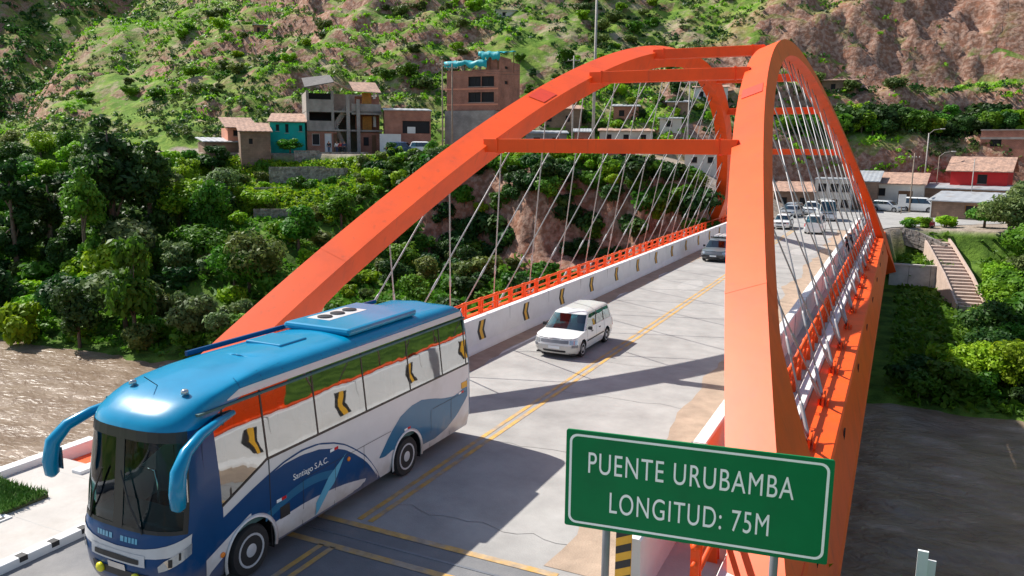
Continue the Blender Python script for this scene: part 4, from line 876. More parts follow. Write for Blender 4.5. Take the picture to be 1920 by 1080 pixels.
# ------------------------------------------------------------------ buildings
def brickmat(name, c1, c2, mortar, sc=1.0):
    m = bpy.data.materials.new(name); m.use_nodes = True; n = m.node_tree.nodes; l = m.node_tree.links; p = n['Principled BSDF']; p.inputs['Roughness'].default_value = 0.9
    tc = n.new('ShaderNodeTexCoord'); g = n.new('ShaderNodeNewGeometry'); sep = n.new('ShaderNodeSeparateXYZ'); l.new(tc.outputs['Object'], sep.inputs[0])
    ad = n.new('ShaderNodeMath'); ad.operation = 'ADD'; l.new(sep.outputs[0], ad.inputs[0]); l.new(sep.outputs[1], ad.inputs[1])
    cb = n.new('ShaderNodeCombineXYZ'); l.new(ad.outputs[0], cb.inputs[0]); l.new(sep.outputs[2], cb.inputs[1])
    br = n.new('ShaderNodeTexBrick'); br.inputs['Color1'].default_value = (*c1, 1); br.inputs['Color2'].default_value = (*c2, 1); br.inputs['Mortar'].default_value = (*mortar, 1); br.inputs['Scale'].default_value = 1.0
    br.inputs['Brick Width'].default_value = 0.30*sc; br.inputs['Row Height'].default_value = 0.16*sc; br.inputs['Mortar Size'].default_value = 0.012*sc; l.new(cb.outputs[0], br.inputs['Vector'])
    nz = n.new('ShaderNodeTexNoise'); nz.inputs['Scale'].default_value = 0.7; nz.inputs['Detail'].default_value = 7; l.new(tc.outputs['Object'], nz.inputs['Vector'])
    mp = n.new('ShaderNodeMapRange'); mp.inputs[1].default_value = 0.3; mp.inputs[2].default_value = 0.7; mp.inputs[3].default_value = 0.7; mp.inputs[4].default_value = 1.2; l.new(nz.outputs['Fac'], mp.inputs[0])
    vm = n.new('ShaderNodeVectorMath'); vm.operation = 'SCALE'; l.new(br.outputs['Color'], vm.inputs[0]); l.new(mp.outputs[0], vm.inputs['Scale']); l.new(vm.outputs[0], p.inputs['Base Color'])
    MATS[name] = m
brickmat('red_brick', (0.40, 0.155, 0.095), (0.33, 0.12, 0.075), (0.36, 0.27, 0.22))
brickmat('adobe_brick', (0.30, 0.19, 0.13), (0.25, 0.155, 0.105), (0.22, 0.15, 0.11), 1.5)
brickmat('concrete_block', (0.36, 0.33, 0.30), (0.31, 0.28, 0.25), (0.27, 0.25, 0.23), 1.3)
mat('bare_concrete', (0.34, 0.30, 0.27), 0.9, var=0.25, scale=0.9, bump=0.3, bscale=6, col2=(0.22, 0.19, 0.17), thr=(0.45, 0.7))
mat('plaster_cream', (0.60, 0.55, 0.48), 0.9, var=0.12, scale=0.8, col2=(0.45, 0.39, 0.33), thr=(0.55, 0.75)); mat('plaster_white', (0.68, 0.67, 0.64), 0.9, var=0.1, scale=0.8, col2=(0.5, 0.47, 0.43), thr=(0.55, 0.75))
mat('plaster_teal', (0.0, 0.36, 0.31), 0.85, var=0.12, scale=0.8, col2=(0.02, 0.28, 0.25), thr=(0.5, 0.7)); mat('plaster_salmon', (0.66, 0.27, 0.17), 0.9, var=0.12, scale=0.8, col2=(0.5, 0.24, 0.17), thr=(0.5, 0.7)); mat('plaster_red', (0.55, 0.018, 0.018), 0.8, var=0.12, scale=0.8)
mat('roof_tile', (0.42, 0.26, 0.19), 0.9, var=0.35, scale=3.5, bump=0.6, bscale=5, col2=(0.28, 0.18, 0.14), thr=(0.45, 0.65)); mat('tin_roof', (0.42, 0.44, 0.46), 0.5, 0.3, var=0.15, scale=1.5, col2=(0.30, 0.24, 0.2), thr=(0.55, 0.75))
mat('slate_roof', (0.13, 0.12, 0.115), 0.9, var=0.25, scale=2, bump=0.4, bscale=5); mat('dark_opening', (0.012, 0.012, 0.014), 0.8, var=0.2); mat('wood_orange', (0.45, 0.20, 0.035), 0.75, var=0.2, scale=3); mat('wood_brown', (0.16, 0.08, 0.04), 0.85, var=0.25, scale=3)
mat('tarp_turquoise', (0.0, 0.36, 0.42), 0.5, var=0.15, scale=1.2, bump=0.4, bscale=3); mat('magenta_cloth', (0.45, 0.015, 0.25), 0.7, var=0.15); mat('pole_concrete', (0.38, 0.35, 0.32), 0.9, var=0.2); mat('pole_wood', (0.26, 0.20, 0.15), 0.9, var=0.25)
def spot(px, pyb, t=30.0):
    """where the sight line through the foot of a thing meets the ground"""
    r = ray(px, pyb)
    while t < 500:
        p = CAM+r*t
        if p.z < max(height(p.x, p.y), WATER): return p, t
        t += 0.5
    return CAM+r*100, 100
class House:
    """a building in its own frame: x along the front, y backwards, z up; origin at the front left foot, front turned to the valley"""
    def __init__(s, name, label, px, py, d, turn=0.0, group=None, cat='house', z=None):
        p = at_d(px, py, d); s.rz = YAW-math.atan((px-960)/FPX)+R(turn); s.k = d/FPX
        if z is not None: p.z = z
        s.t = thing(name, label, cat, p, s.rz, group)
    def part(s, b, name, m, parent=None, **k): return b.build(name, m, parent or s.t, **k)
    def box(s, name, m, x0, x1, y0, y1, z0, z1, parent=None, bevel=0): b = MB(); b.bb(x0, x1, y0, y1, z0, z1); return s.part(b, name, m, parent, bevel=bevel)
    def wall(s, m, x0, x1, z0, z1, ops=(), y=0.0, th=0.25, name='wall', side=None):
        """wall with real openings ops = (x0, x1, z0, z1); side = x of a wall that runs backwards instead"""
        b = MB(); xs = sorted(set([x0, x1]+[v for o in ops for v in o[:2]]))
        for a, e in zip(xs, xs[1:]):
            cuts = sorted([(o[2], o[3]) for o in ops if o[0] <= a+1e-6 and o[1] >= e-1e-6]); z = z0
            for c0, c1 in cuts+[(z1, z1)]:
                if c0-z > 1e-3:
                    if side is None: b.bb(a, e, y, y+th, z, c0)
                    else: b.bb(side-th, side, a, e, z, c0)
                z = c1
        return s.part(b, name, m)
    def window(s, x0, x1, z0, z1, y=0.0, m='dark_opening', frame='plaster_white', mull=1, side=None, name='window', inset=0.16):
        def bb(b, a, e, p, q, c, d_): b.bb(a, e, y+p, y+q, c, d_) if side is None else b.bb(side-q, side-p, a, e, c, d_)
        b = MB(); bb(b, x0, x1, inset, inset+0.03, z0, z1); w_ = s.part(b, name, m)
        if frame:
            b = MB(); f = 0.05
            bb(b, x0, x1, inset-0.06, inset-0.004, z0, z0+f); bb(b, x0, x1, inset-0.06, inset-0.004, z1-f, z1)
            for i in range(mull+1): c = lerp(x0+f/2, x1-f/2, i/mull); bb(b, c-f/2, c+f/2, inset-0.058, inset-0.006, z0+f, z1-f)
            s.part(b, 'frame', frame, w_)
            b = MB(); bb(b, x0-0.06, x1+0.06, -0.06, inset-0.06, z0-0.07, z0-0.004); s.part(b, 'sill', 'bare_concrete', w_)
        return w_
    def roof(s, m, x0, x1, y0, y1, z0, z1, th=0.10, ridge='mono', over=0.35, name='roof'):
        b = MB(); x0 -= over; x1 += over; y0 -= over; y1 += over
        def slab(P):
            n = 14; rows = []
            for i in range(n+1):
                t = i/n; rows.append([P[0].lerp(P[1], t), P[3].lerp(P[2], t)])
            w_ = [(0.03 if i % 2 else 0.0) for i in range(n+1)]
            b.grid([[r[0]+Vector((0, 0, h)), r[1]+Vector((0, 0, h))] for r, h in zip(rows, w_)]); b.grid([[r[0]-Vector((0, 0, th)), r[1]-Vector((0, 0, th))] for r in rows], flip=True)
            q = P; lo = [v-Vector((0, 0, th)) for v in q]
            for i in range(4): b.add([q[i], q[(i+1) % 4], lo[(i+1) % 4], lo[i]], [(3, 2, 1, 0)])
        V = Vector
        if ridge == 'mono': slab([V((x0, y0, z0)), V((x1, y0, z0)), V((x1, y1, z1)), V((x0, y1, z1))])
        elif ridge == 'x':
            ym = (y0+y1)/2; slab([V((x0, y0, z0)), V((x1, y0, z0)), V((x1, ym, z1)), V((x0, ym, z1))]); slab([V((x1, y1, z0)), V((x0, y1, z0)), V((x0, ym+.001, z1)), V((x1, ym+.001, z1))])
        else:
            xm = (x0+x1)/2; slab([V((x0, y1, z0)), V((x0, y0, z0)), V((xm, y0, z1)), V((xm, y1, z1))]); slab([V((x1, y0, z0)), V((x1, y1, z0)), V((xm+.001, y1, z1)), V((xm+.001, y0, z1))])
        return s.part(b, name, m, recalc=False)
def simple(name, label, px0, px1, pyb, pyt, d, depth, wallm, roofm, ridge, rz=0.6, turn=0, ops=(), doors=(), group=None, over=0.3, frame='plaster_white', sidew=(), z=None):
    if d is None: d = spot((px0+px1)/2, pyb, 96.0)[1]
    h = House(name, label, px0, pyb, d, turn, group, z=z); k = h.k; W, Hh = (px1-px0)*k, (pyb-pyt)*k
    O = [((a-px0)*k, (b_-px0)*k, (pyb-c)*k, (pyb-e)*k) for a, b_, c, e in ops]; Dr = [((a-px0)*k, (b_-px0)*k, 0.0, (pyb-e)*k) for a, b_, e in doors]
    h.wall(wallm, 0, W, -3.5, Hh, [o for o in O]+[(a, b_, 0.0, e) for a, b_, _, e in Dr])
    h.box('side_wall', wallm, 0, 0.25, 0.252, depth, -3.5, Hh); h.wall(wallm, 0.252, depth, -3.5, Hh, sidew, side=W, name='side_wall'); h.box('back_wall', wallm, 0.252, W-0.252, depth-0.25, depth, -3.5, Hh); h.box('floor', 'bare_concrete', 0.252, W-0.252, 0.252, depth-0.252, -0.5, -0.02)
    for o in O: h.window(*o, frame=frame)
    for o in sidew: h.window(*o, frame=None, side=W)
    for o in Dr: h.box('door', 'wood_brown', o[0], o[1], 0.1, 0.16, 0.0, o[3])
    if ridge == 'flat': h.box('roof', roofm, -0.1, W+0.1, -0.1, depth+0.1, Hh+0.003, Hh+0.16)
    else:
        h.roof(roofm, 0, W, 0, depth, Hh+0.06, Hh+rz, ridge=ridge, over=over)
        if ridge == 'y':
            b = MB(); b.prism([(0, 0.02, Hh), (W, 0.02, Hh), (W/2, 0.02, Hh+rz-0.12)], (0, 0.22, 0)); h.part(b, 'gable', wallm)
        if ridge == 'x':
            for x in (0.02, W-0.24): b = MB(); b.prism([(x, 0.0, Hh), (x, depth, Hh), (x, depth/2, Hh+rz-0.12)], (0.22, 0, 0)); h.part(b, 'gable', wallm)
    return h
# unfinished three-storey concrete house with open stairs
h = House('concrete_house', 'unfinished three storey concrete house with open stairs and dark galleries above the street', 577, 287, 105, 4); k = h.k
X = lambda px: (px-577)*k
Z = lambda py: (287-py)*k
D = 8.0
for nm, z in (('floor_slab', Z(244)), ('floor_slab', Z(209))): h.box(nm, 'bare_concrete', X(577), X(718), 0.0, D, z-0.12, z+0.1)
h.wall('red_brick', X(577), X(632), -1.2, Z(247), [(X(586), X(600), Z(272), Z(251)), (X(609), X(622), 0, Z(250)), (X(625), X(631.5), 0, Z(250))], y=0.1)
h.window(X(586), X(600), Z(272), Z(251), y=0.1); h.box('door', 'plaster_white', X(609), X(622), 0.2, 0.26, 0, Z(250)); h.box('door', 'wood_brown', X(625), X(631.5), 0.2, 0.26, 0, Z(250))
h.box('lower_wall', 'red_brick', X(671), X(718), 0.4, 0.65, -1.2, Z(247)); h.box('door', 'wood_brown', X(698), X(706), 0.3, 0.396, 0, Z(252)); h.box('window', 'dark_opening', X(682), X(692), 0.34, 0.396, Z(272), Z(256))
for z0, z1 in ((Z(244)+0.1, Z(227)), (Z(209)+0.1, Z(188))):
    h.box('gallery_parapet', 'bare_concrete', X(577), X(627), 0.0, 0.16, z0, z1)
    h.box('gallery_back_wall', 'dark_opening', X(578), X(632), 3.0, 3.2, z0, z0+2.35)
    h.box('gallery_side_wall', 'bare_concrete', X(577), X(577)+0.2, 0.162, D, z0, z0+2.35)
for px in (579.5, 625): h.box('column', 'bare_concrete', X(px)-0.17, X(px)+0.17, 0.003, 0.36, Z(244)+0.1, Z(172))
h.box('gallery_parapet', 'bare_concrete', X(660), X(716), 0.0, 0.16, Z(214), Z(194)); h.box('gallery_back_wall', 'red_brick', X(671), X(718), 2.4, 2.65, Z(244)+0.1, Z(178))
for py0, py1 in ((246, 216), (193, 172)): h.box('wood_panel', 'wood_orange', X(683), X(701), 1.5, 1.6, Z(py0), Z(py1)); h.box('white_panel', 'plaster_white', X(704), X(709), 1.5, 1.6, Z(py0-10), Z(py1))
for px in (653, 672): h.box('column', 'bare_concrete', X(px)-0.22, X(px)+0.22, -0.35, 0.1 if px == 653 else 0.0, -1.2, Z(178) if px == 653 else Z(186))
for (xa, za, xb, zb_) in ((X(650), 0.0, X(632), Z(244)), (X(629), Z(244)+0.1, X(650), Z(209)-0.05)):
    b = MB(); n = 9
    for i in range(n):
        t0 = i/n; b.bb(min(lerp(xa, xb, t0), lerp(xa, xb, t0+1/n)), max(lerp(xa, xb, t0), lerp(xa, xb, t0+1/n)), 0.9, 2.1, lerp(za, zb_, t0)-0.15, lerp(za, zb_, t0+1/n))
    b.build('stair_flight', 'bare_concrete', h.t)
    b = MB(); b.prism([(xa, 0.8, za+0.1), (xb, 0.8, zb_+0.1), (xb, 0.8, zb_+1.0), (xa, 0.8, za+1.0)], (0, 0.08, 0)); b.build('stair_balustrade', 'bare_concrete', h.t)
h.box('back_wall', 'concrete_block', X(577), X(718), D-0.2, D, -1.2, Z(170)); h.box('side_wall', 'concrete_block', X(718)-0.2, X(718), 2.7, D-0.21, -1.2, Z(172))
V = Vector
b = MB(); b.prism([V((X(575), -0.4, Z(168))), V((X(628), -0.4, Z(157))), V((X(628), 5.0, Z(138))), V((X(575), 5.0, Z(146)))], (0, 0, 0.1)); b.build('roof', 'slate_roof', h.t)
b = MB(); b.prism([V((X(629), -0.6, Z(158))), V((X(664), -0.6, Z(172))), V((X(664), D, Z(160))), V((X(629), D, Z(140)))], (0, 0, 0.1)); b.build('roof', 'roof_tile', h.t)
b = MB(); b.prism([V((X(664.5), -0.3, Z(172))), V((X(716), -0.3, Z(174))), V((X(716), D*0.6, Z(150))), V((X(664.5), D*0.6, Z(150)))], (0, 0, 0.1)); b.build('roof', 'roof_tile', h.t)
# tall brick block with a turquoise tarpaulin
h = House('brick_building', 'tall raw brick building with two rows of dark windows under a turquoise tarpaulin', 838, 250, 112, -28, cat='building'); k = h.k/0.88
X = lambda px: (px-838)*k
Z = lambda py: (250-py)*h.k
h.box('base_wall', 'concrete_block', X(836), X(926), -0.3, 7.5, -3.5, Z(209))
O = [(X(877), X(899.5), Z(166), Z(148)), (X(900.5), X(923), Z(166), Z(148)), (X(877), X(899.5), Z(194), Z(176)), (X(900.5), X(923), Z(194), Z(176))]
h.wall('red_brick', X(838), X(930), Z(208.5), Z(137), O)
for o in O: h.window(*o, frame='dark_trim', mull=2, inset=0.2)
for z in (Z(170), Z(198)): h.box('floor_band', 'plaster_salmon', X(838)-0.02, X(930)+0.02, -0.05, -0.003, z-0.1, z+0.1)
S2 = [(2.2, 3.4, Z(160), Z(154)), (2.2, 3.4, Z(133), Z(128))]
h.wall('red_brick', 0.252, 7.5, Z(208.5), Z(118), S2, side=X(930), name='side_wall')
for o in S2: h.window(*o, frame=None, side=X(930))
h.box('side_wall', 'red_brick', 0, 0.25, 0.252, 7.5, Z(208.5), Z(137)); h.box('back_wall', 'red_brick', 0.252, X(930)-0.252, 7.25, 7.5, Z(208.5), Z(125)); h.box('roof_slab', 'bare_concrete', 0.252, X(930)-0.252, 0.252, 7.248, Z(139), Z(137.5))
for px in (842, 868, 897): h.box('column', 'bare_concrete', X(px)-0.14, X(px)+0.14, 0.03, 0.3, Z(137)+0.003, Z(122))
h.box('top_room', 'red_brick', X(908), X(930)-0.253, 0.3, 5.0, Z(137), Z(112))
for i, px in enumerate((840, 855, 870, 885, 915, 928)):
    for yy in (0.12, 6.9): h.box('rebar', 'wood_brown', X(px)-0.025, X(px)+0.025, yy, yy+0.05, Z(137)-0.05, Z(137)+1.4+0.3*(i % 3))
def tarp(name, label, P, m='tarp_turquoise', amp=0.25, base=None):
    b = MB(); n = 12; rows = []
    c = sum((Vector(p) for p in P), Vector())/4
    for j in range(n+1):
        r = []
        for i in range(n+1):
            u, v = i/n, j/n; p = Vector(P[0]).lerp(Vector(P[1]), u).lerp(Vector(P[3]).lerp(Vector(P[2]), u), v); e = math.sin(math.pi*u)*math.sin(math.pi*v)
            r.append(p-c+Vector((0, 0, fbm(p.x, p.y, 1, 3, 0.9)*amp-0.5*e*amp+amp*0.2*math.sin(u*17))))
        rows.append(r)
    rows.insert(0, [p-Vector((0, 0, 0.55+1.1*abs(fbm(i*0.5, c.x, 0, 3)))) for i, p in enumerate(rows[0])])
    b.grid(rows); o = b.build(name, m, smooth=True); o.location = c; sd = o.modifiers.new('solidify', 'SOLIDIFY'); sd.thickness = 0.03
    return tag(o, label, 'tarp')
def loc(h, x, y, z): return Matrix.Rotation(h.rz, 3, 'Z') @ Vector((x, y, z))+Vector(h.t.location)
tarp('tarpaulin', 'low turquoise tarpaulin sagging over the open top floor of the brick building', [loc(h, X(836), -0.5, Z(121)), loc(h, X(912), -0.4, Z(121)), loc(h, X(912), 4.6, Z(110)), loc(h, X(838), 4.6, Z(114))], amp=0.24)
tarp('tarpaulin', 'upper turquoise tarpaulin over the roof room of the brick building', [loc(h, X(896), -0.2, Z(106)), loc(h, X(934), -0.2, Z(107)), loc(h, X(934), 5.4, Z(97)), loc(h, X(898), 5.4, Z(97))], amp=0.22)
for x_, y_ in ((898, 0.1), (930, 0.1), (898, 5.2), (930, 5.2)): h.box('tarp_post', 'wood_brown', X(x_)-0.05, X(x_)+0.05, y_, y_+0.1, Z(137), Z(105) if y_ < 1 else Z(97))
# brick garage, teal house, salmon house, adobe
h = simple('brick_garage', 'low brick garage with a wide dark opening beside the concrete house', 722, 808, 286, 208, 106, 5, 'red_brick', 'tin_roof', 'mono', 0.5, 2, ops=[(755, 806, 250, 227)], frame=None, over=0.15)
k = h.k; h.box('shutter', 'plaster_white', (764-722)*k, (779-722)*k, 0.02, 0.08, (286-252)*k, (286-238)*k); h.box('yard_wall', 'plaster_white', (712-722)*k, (751-722)*k, -1.3, -1.1, -1.0, (286-252)*k)
simple('teal_house', 'bright teal plastered house with a pinkish tiled roof', 507, 570, 262, 229, 103, 5, 'plaster_teal', 'roof_tile', 'mono', 1.3, -6, ops=[(517, 524, 246, 233), (534, 541, 249, 232), (559, 566, 246, 234)], frame='plaster_teal')
simple('salmon_house', 'salmon coloured cottage with a low tiled roof left of the teal house', 428, 481, 272, 240, 104, 4.5, 'plaster_salmon', 'roof_tile', 'mono', 1.5, 10, ops=[(438, 448, 255, 244), (456, 463, 253, 243)], frame='wood_brown')
simple('adobe_house', 'brown adobe house with one small dark window below the salmon cottage', 452, 506, 290, 247, 100, 4, 'adobe_brick', 'roof_tile', 'mono', 1.2, 4, ops=[(467, 474, 270, 260)], frame=None)
simple('tin_shack', 'low adobe shack with a pale tin roof at the end of the street', 385, 446, 284, 266, 102, 4, 'adobe_brick', 'tin_roof', 'mono', 0.6, 12, ops=[(400, 408, 280, 272)], frame=None)
b = MB(); c = spot(496, 289, 90.0)[0]; b.bb(-0.65, 0.65, -0.3, 0.3, -0.3, 1.4); o = b.build('market_booth', 'magenta_cloth', bevel=0.06); o.location = (c.x, c.y, c.z); o.rotation_euler = (0, 0, YAW); tag(o, 'small magenta cloth covered booth below the teal house', 'booth')
simple('hill_hut', 'tiny brick hut high on the green hillside', 476, 511, 62, 47, None, 5, 'red_brick', 'tin_roof', 'mono', 0.6, 0, ops=[(482, 487, 59, 51)], frame=None)
# houses seen through the cables
simple('white_cottage', 'small white cottage with one dark window seen through the cables', 1236, 1276, 256, 223, 118, 5, 'plaster_cream', 'tin_roof', 'mono', 0.5, 0, ops=[(1248, 1259, 238, 227)], frame=None)
simple('street_house', 'long low brick house behind the hedge under the first cross beam', 1120, 1190, 303, 282, 104, 5, 'red_brick', 'tin_roof', 'mono', 0.4, 0, ops=[(1130, 1140, 298, 288), (1160, 1172, 298, 288)], frame=None)
simple('street_house', 'cream street house right of the long brick house behind the hedge', 1283, 1352, 312, 288, 104, 5, 'plaster_cream', 'tin_roof', 'mono', 0.4, 0, ops=[(1295, 1306, 305, 294), (1325, 1336, 305, 294)], frame='wood_brown')
simple('street_house', 'grey block house with a tin roof right of the brick building', 985, 1062, 286, 250, 112, 5, 'concrete_block', 'tin_roof', 'mono', 0.5, 0, ops=[(1000, 1012, 270, 258), (1035, 1047, 270, 258)], frame=None)
simple('terrace_house', 'dark adobe house on the upper terrace beneath the arch crown', 1010, 1090, 240, 205, None, 5, 'adobe_brick', 'roof_tile', 'mono', 0.9, 0, ops=[(1025, 1034, 228, 217), (1060, 1068, 228, 217)], frame=None)
simple('terrace_house', 'white walled house on the upper terrace behind the far arch', 1300, 1362, 190, 165, None, 5, 'plaster_white', 'roof_tile', 'mono', 0.8, 0, ops=[(1310, 1318, 182, 172), (1338, 1346, 182, 172)], frame=None)
for nm, lab, a, e, pb, pt, d, wm, rm, op in (('terrace_house', 'brick house between the shorter pole and the tallest pole', 1076, 1106, 282, 248, 110, 'red_brick', 'tin_roof', [(1084, 1094, 272, 260)]), ('terrace_house', 'long cream wall house on the slope right of the tallest pole', 1124, 1222, 268, 246, 116, 'plaster_cream', 'roof_tile', [(1136, 1146, 262, 252), (1168, 1178, 262, 252), (1200, 1210, 262, 252)]), ('terrace_house', 'small adobe hut above the white cottage', 1250, 1290, 214, 192, None, 'adobe_brick', 'tin_roof', [(1262, 1270, 208, 198)]), ('terrace_house', 'brick hut on the slope above the long cream wall house', 1150, 1196, 226, 200, None, 'red_brick', 'tin_roof', [(1160, 1170, 218, 207)]), ('terrace_house', 'half built brick house on the slope left of the arch crown', 1036, 1080, 178, 150, None, 'red_brick', 'bare_concrete', [(1046, 1056, 170, 158)]), ('hill_hut', 'brown adobe hut on the red slope above the hedge', 1540, 1600, 172, 152, None, 'adobe_brick', 'roof_tile', [(1556, 1564, 168, 158)]), ('hill_hut', 'pale hut high on the hillside near the frame top', 930, 968, 34, 20, None, 'plaster_cream', 'tin_roof', [(942, 948, 30, 23)])):
    simple(nm, lab, a, e, pb, pt, d, 4.5, wm, rm, 'mono', 0.6, 0, ops=op, frame=None)
# right bank houses
simple('pale_building', 'two storey pale building behind the cables at the road junction', 1528, 1592, 352, 294, 109, 7, 'plaster_cream', 'tin_roof', 'flat', 0, -4, ops=[(a, a+14, py, py-15) for a in (1534, 1555, 1575) for py in (316, 345)], frame='wood_brown', z=0.0)
simple('street_house', 'low adobe house with a tiled roof left of the pale building', 1452, 1522, 352, 318, 110, 6, 'adobe_brick', 'roof_tile', 'mono', 1.2, 3, ops=[(1464, 1476, 342, 328), (1498, 1510, 342, 328)], frame='wood_brown', z=0.0)
simple('tin_roofed_house', 'adobe house with a bright tin roof beside the arch', 1594, 1642, 335, 285, 112, 5, 'adobe_brick', 'tin_roof', 'mono', 1.4, -6, ops=[(1612, 1621, 322, 308)], frame=None, z=0.2)
simple('cream_house', 'cream house with a brown tiled roof and dark garage above the parked cars', 1630, 1722, 350, 306, 113, 6, 'plaster_cream', 'roof_tile', 'mono', 1.5, -6, ops=[(1646, 1658, 328, 314)], doors=[(1680, 1704, 318)], frame='wood_brown', z=0.3)
h = simple('red_house', 'bright red house under a broad thatched looking tile roof', 1780, 1872, 352, 321, 112, 7, 'plaster_red', 'roof_tile', 'x', 2.0, -8, ops=[(1824, 1840, 343, 326)], frame='wood_brown', over=0.6)
h = simple('brick_house', 'raw brick house with a concrete floor band on the terrace above the red house', 1834, 1960, 305, 246, 119, 7, 'red_brick', 'bare_concrete', 'flat', 0, -8, ops=[(1850, 1868, 275, 262)], doors=[(1836, 1845, 268)], frame=None)
h.box('floor_band', 'bare_concrete', -0.05, 11, -0.12, -0.003, (305-262)*h.k, (305-258)*h.k)
h = simple('shed', 'adobe shed with a pale sheet roof and white gable wall above the stairway', 1744, 1876, 414, 376, 99, 5.5, 'adobe_brick', 'tin_roof', 'mono', 1.0, -14, ops=[(1800, 1820, 398, 382)], frame='wood_orange', over=0.5)
h.box('white_gable', 'plaster_white', -0.12, -0.003, -0.1, 5.6, -1.5, 2.9)
simple('long_shed', 'long low shed roof behind the adobe shed', 1730, 1900, 372, 352, 112, 4, 'adobe_brick', 'tin_roof', 'mono', 0.6, -14, ops=[(1760, 1772, 367, 358)], frame=None)
# ------------------------------------------------------------------ terrace walls, poles, lamps, wires
for lab, pxs, py, d, hg in (('upper rubble terrace wall below the concrete house', (505, 560, 610, 652), 337, 97, 1.3), ('middle rubble terrace wall on the wooded bank', (478, 520, 560), 372, 92, 1.1), ('lower rubble terrace wall among the bushes', (476, 520, 570), 412, 87, 1.1), ('rubble wall at the street edge in front of the concrete house', (552, 600, 650, 690), 300, 101, 0.9)):
    P = [at_d(px, py, d) for px in pxs]; stone_wall(lab, [(p.x, p.y, p.z) for p in P], hg)
POLES = []
def pole(label, px, pyb, pyt, d, m='pole_concrete', arm=True, lamp=False, r=0.13, name='utility_pole', z=None):
    p = at_d(px, pyb, d); top = at_d(px, pyt, d).z
    t = thing(name, label, 'pole' if not lamp else 'street lamp', (p.x, p.y, p.z)); hh = top-p.z
    b = MB(); b.tube([(0, 0, -3.2), (0, 0, hh)], [r, r*0.62], 10); b.build('shaft', m, t, smooth=True)
    if arm:
        b = MB(); b.box((0, 0, hh-0.6), (1.6, 0.09, 0.1), YAW); b.build('cross_arm', m, t)
        for x in (-0.7, -0.25, 0.25, 0.7):
            q = Matrix.Rotation(YAW, 3, 'Z') @ Vector((x, 0, hh-0.47)); MB().lathe([(0.04, q.z-0.08), (0.055, q.z), (0.03, q.z+0.06)], (q.x, q.y, 0), 'Z', 8).build('insulator', 'plaster_white', t)
    if lamp:
        a = Matrix.Rotation(YAW, 3, 'Z') @ Vector((1.6, -0.2, 0)); b = MB(); b.tube([(0, 0, hh-0.15), (a.x*0.4, a.y*0.4, hh+0.45), (a.x, a.y, hh+0.62)], 0.04, 6); b.build('lamp_arm', 'pole_concrete', t, smooth=True)
        b = MB(); b.box((a.x*1.15, a.y*1.15, hh+0.62), (0.6, 0.22, 0.12), YAW); b.build('lamp_head', 'plaster_white', t, bevel=0.03)
    POLES.append(Vector((p.x, p.y, top-0.45))); return t
pole('grey pole left of the brick building facade', 830, 282, 116, 104, 'pole_wood', r=0.12)
pole('grey pole in front of the brick building facade', 848, 280, 122, 104, 'pole_wood', r=0.12)
pole('tallest concrete pole rising above the left arch', 1111, 292, -20, 103, r=0.22)
pole('shorter concrete pole left of the tallest pole behind the cables', 1072, 290, 108, 104)
pole('concrete pole standing by the white cottage behind the cables', 1287, 300, 148, 106)
pole('concrete lamp pole above the cream house with a curved arm', 1732, 352, 250, 118, lamp=True, arm=False, name='street_lamp')
pole('thin wooden pole beside the curved lamp pole', 1755, 358, 292, 114, 'pole_wood', lamp=True, arm=False, r=0.08, name='street_lamp')
pole('wooden pole by the parked cars', 1705, 395, 287, 108, 'pole_wood', r=0.12)
pole('pale pole in front of the red house', 1820, 372, 298, 108, arm=False, r=0.09)
def wire(a, b_, sag, label):
    o = Vector(a); b = MB(); b.tube([Vector(a).lerp(Vector(b_), i/14)-o-Vector((0, 0, sag*4*(i/14)*(1-i/14))) for i in range(15)], 0.014, 4); w_ = b.build('power_line', 'dark_trim'); w_.location = o; tag(w_, label, 'cable')
wire(POLES[0], POLES[3], 1.2, 'sagging wire from the left facade pole to the shorter concrete pole')
wire(POLES[1], POLES[2]-Vector((0, 0, 9)), 1.2, 'sagging wire from the front facade pole to the tallest pole')
wire(POLES[3], POLES[4], 1.0, 'sagging wire between the shorter concrete pole and the cottage pole')
wire(POLES[4], POLES[7], 1.6, 'long sagging wire from the cottage pole to the wooden pole by the cars')
wire(POLES[7], POLES[8], 0.8, 'short wire from the wooden pole by the cars to the pale pole')
nb = thing('notice_board', 'small blank white board on a post beside the far road', 'board', tuple(at_d(1690, 392, 104)), YAW*0.3)
b = MB(); b.bb(-0.45, 0.45, -0.03, 0.03, 0.3, 1.9); b.build('panel', 'plaster_white', nb); b = MB(); b.bb(-0.05, 0.05, 0.032, 0.1, -1.4, 1.7); b.build('post', 'pole_wood', nb)
# parked cars
gz = lambda x, y: height(x, y)
build_car('parked_car', 'silver car parked beside the far road below the cream house', (-1.3, 70.2, 0.05), R(62), 'car_silver', L=4.2, W=1.7, Hh=1.5, detail=False)
build_car('parked_van', 'white van parked beside the silver car below the cream house', (2.4, 72.0, 0.05), R(80), 'car_white', L=4.7, W=1.8, Hh=1.95, hood=1.05, belt=1.15, cab=(0.12, 0.25, 0.97, 1.0), cat='van', detail=False)
for lab, px, py, m, nm in (('dark blue car parked in front of the brick garage', 757, 279, 'car_navy', 'parked_car'), ('white car parked at the street edge right of the blue car', 800, 281, 'car_white', 'parked_car')):
    p = at_d(px, py, 100); build_car(nm, lab, (p.x, p.y, gz(p.x, p.y)+0.02), YAW+R(80), m, L=4.2, W=1.72, Hh=1.62, detail=False)
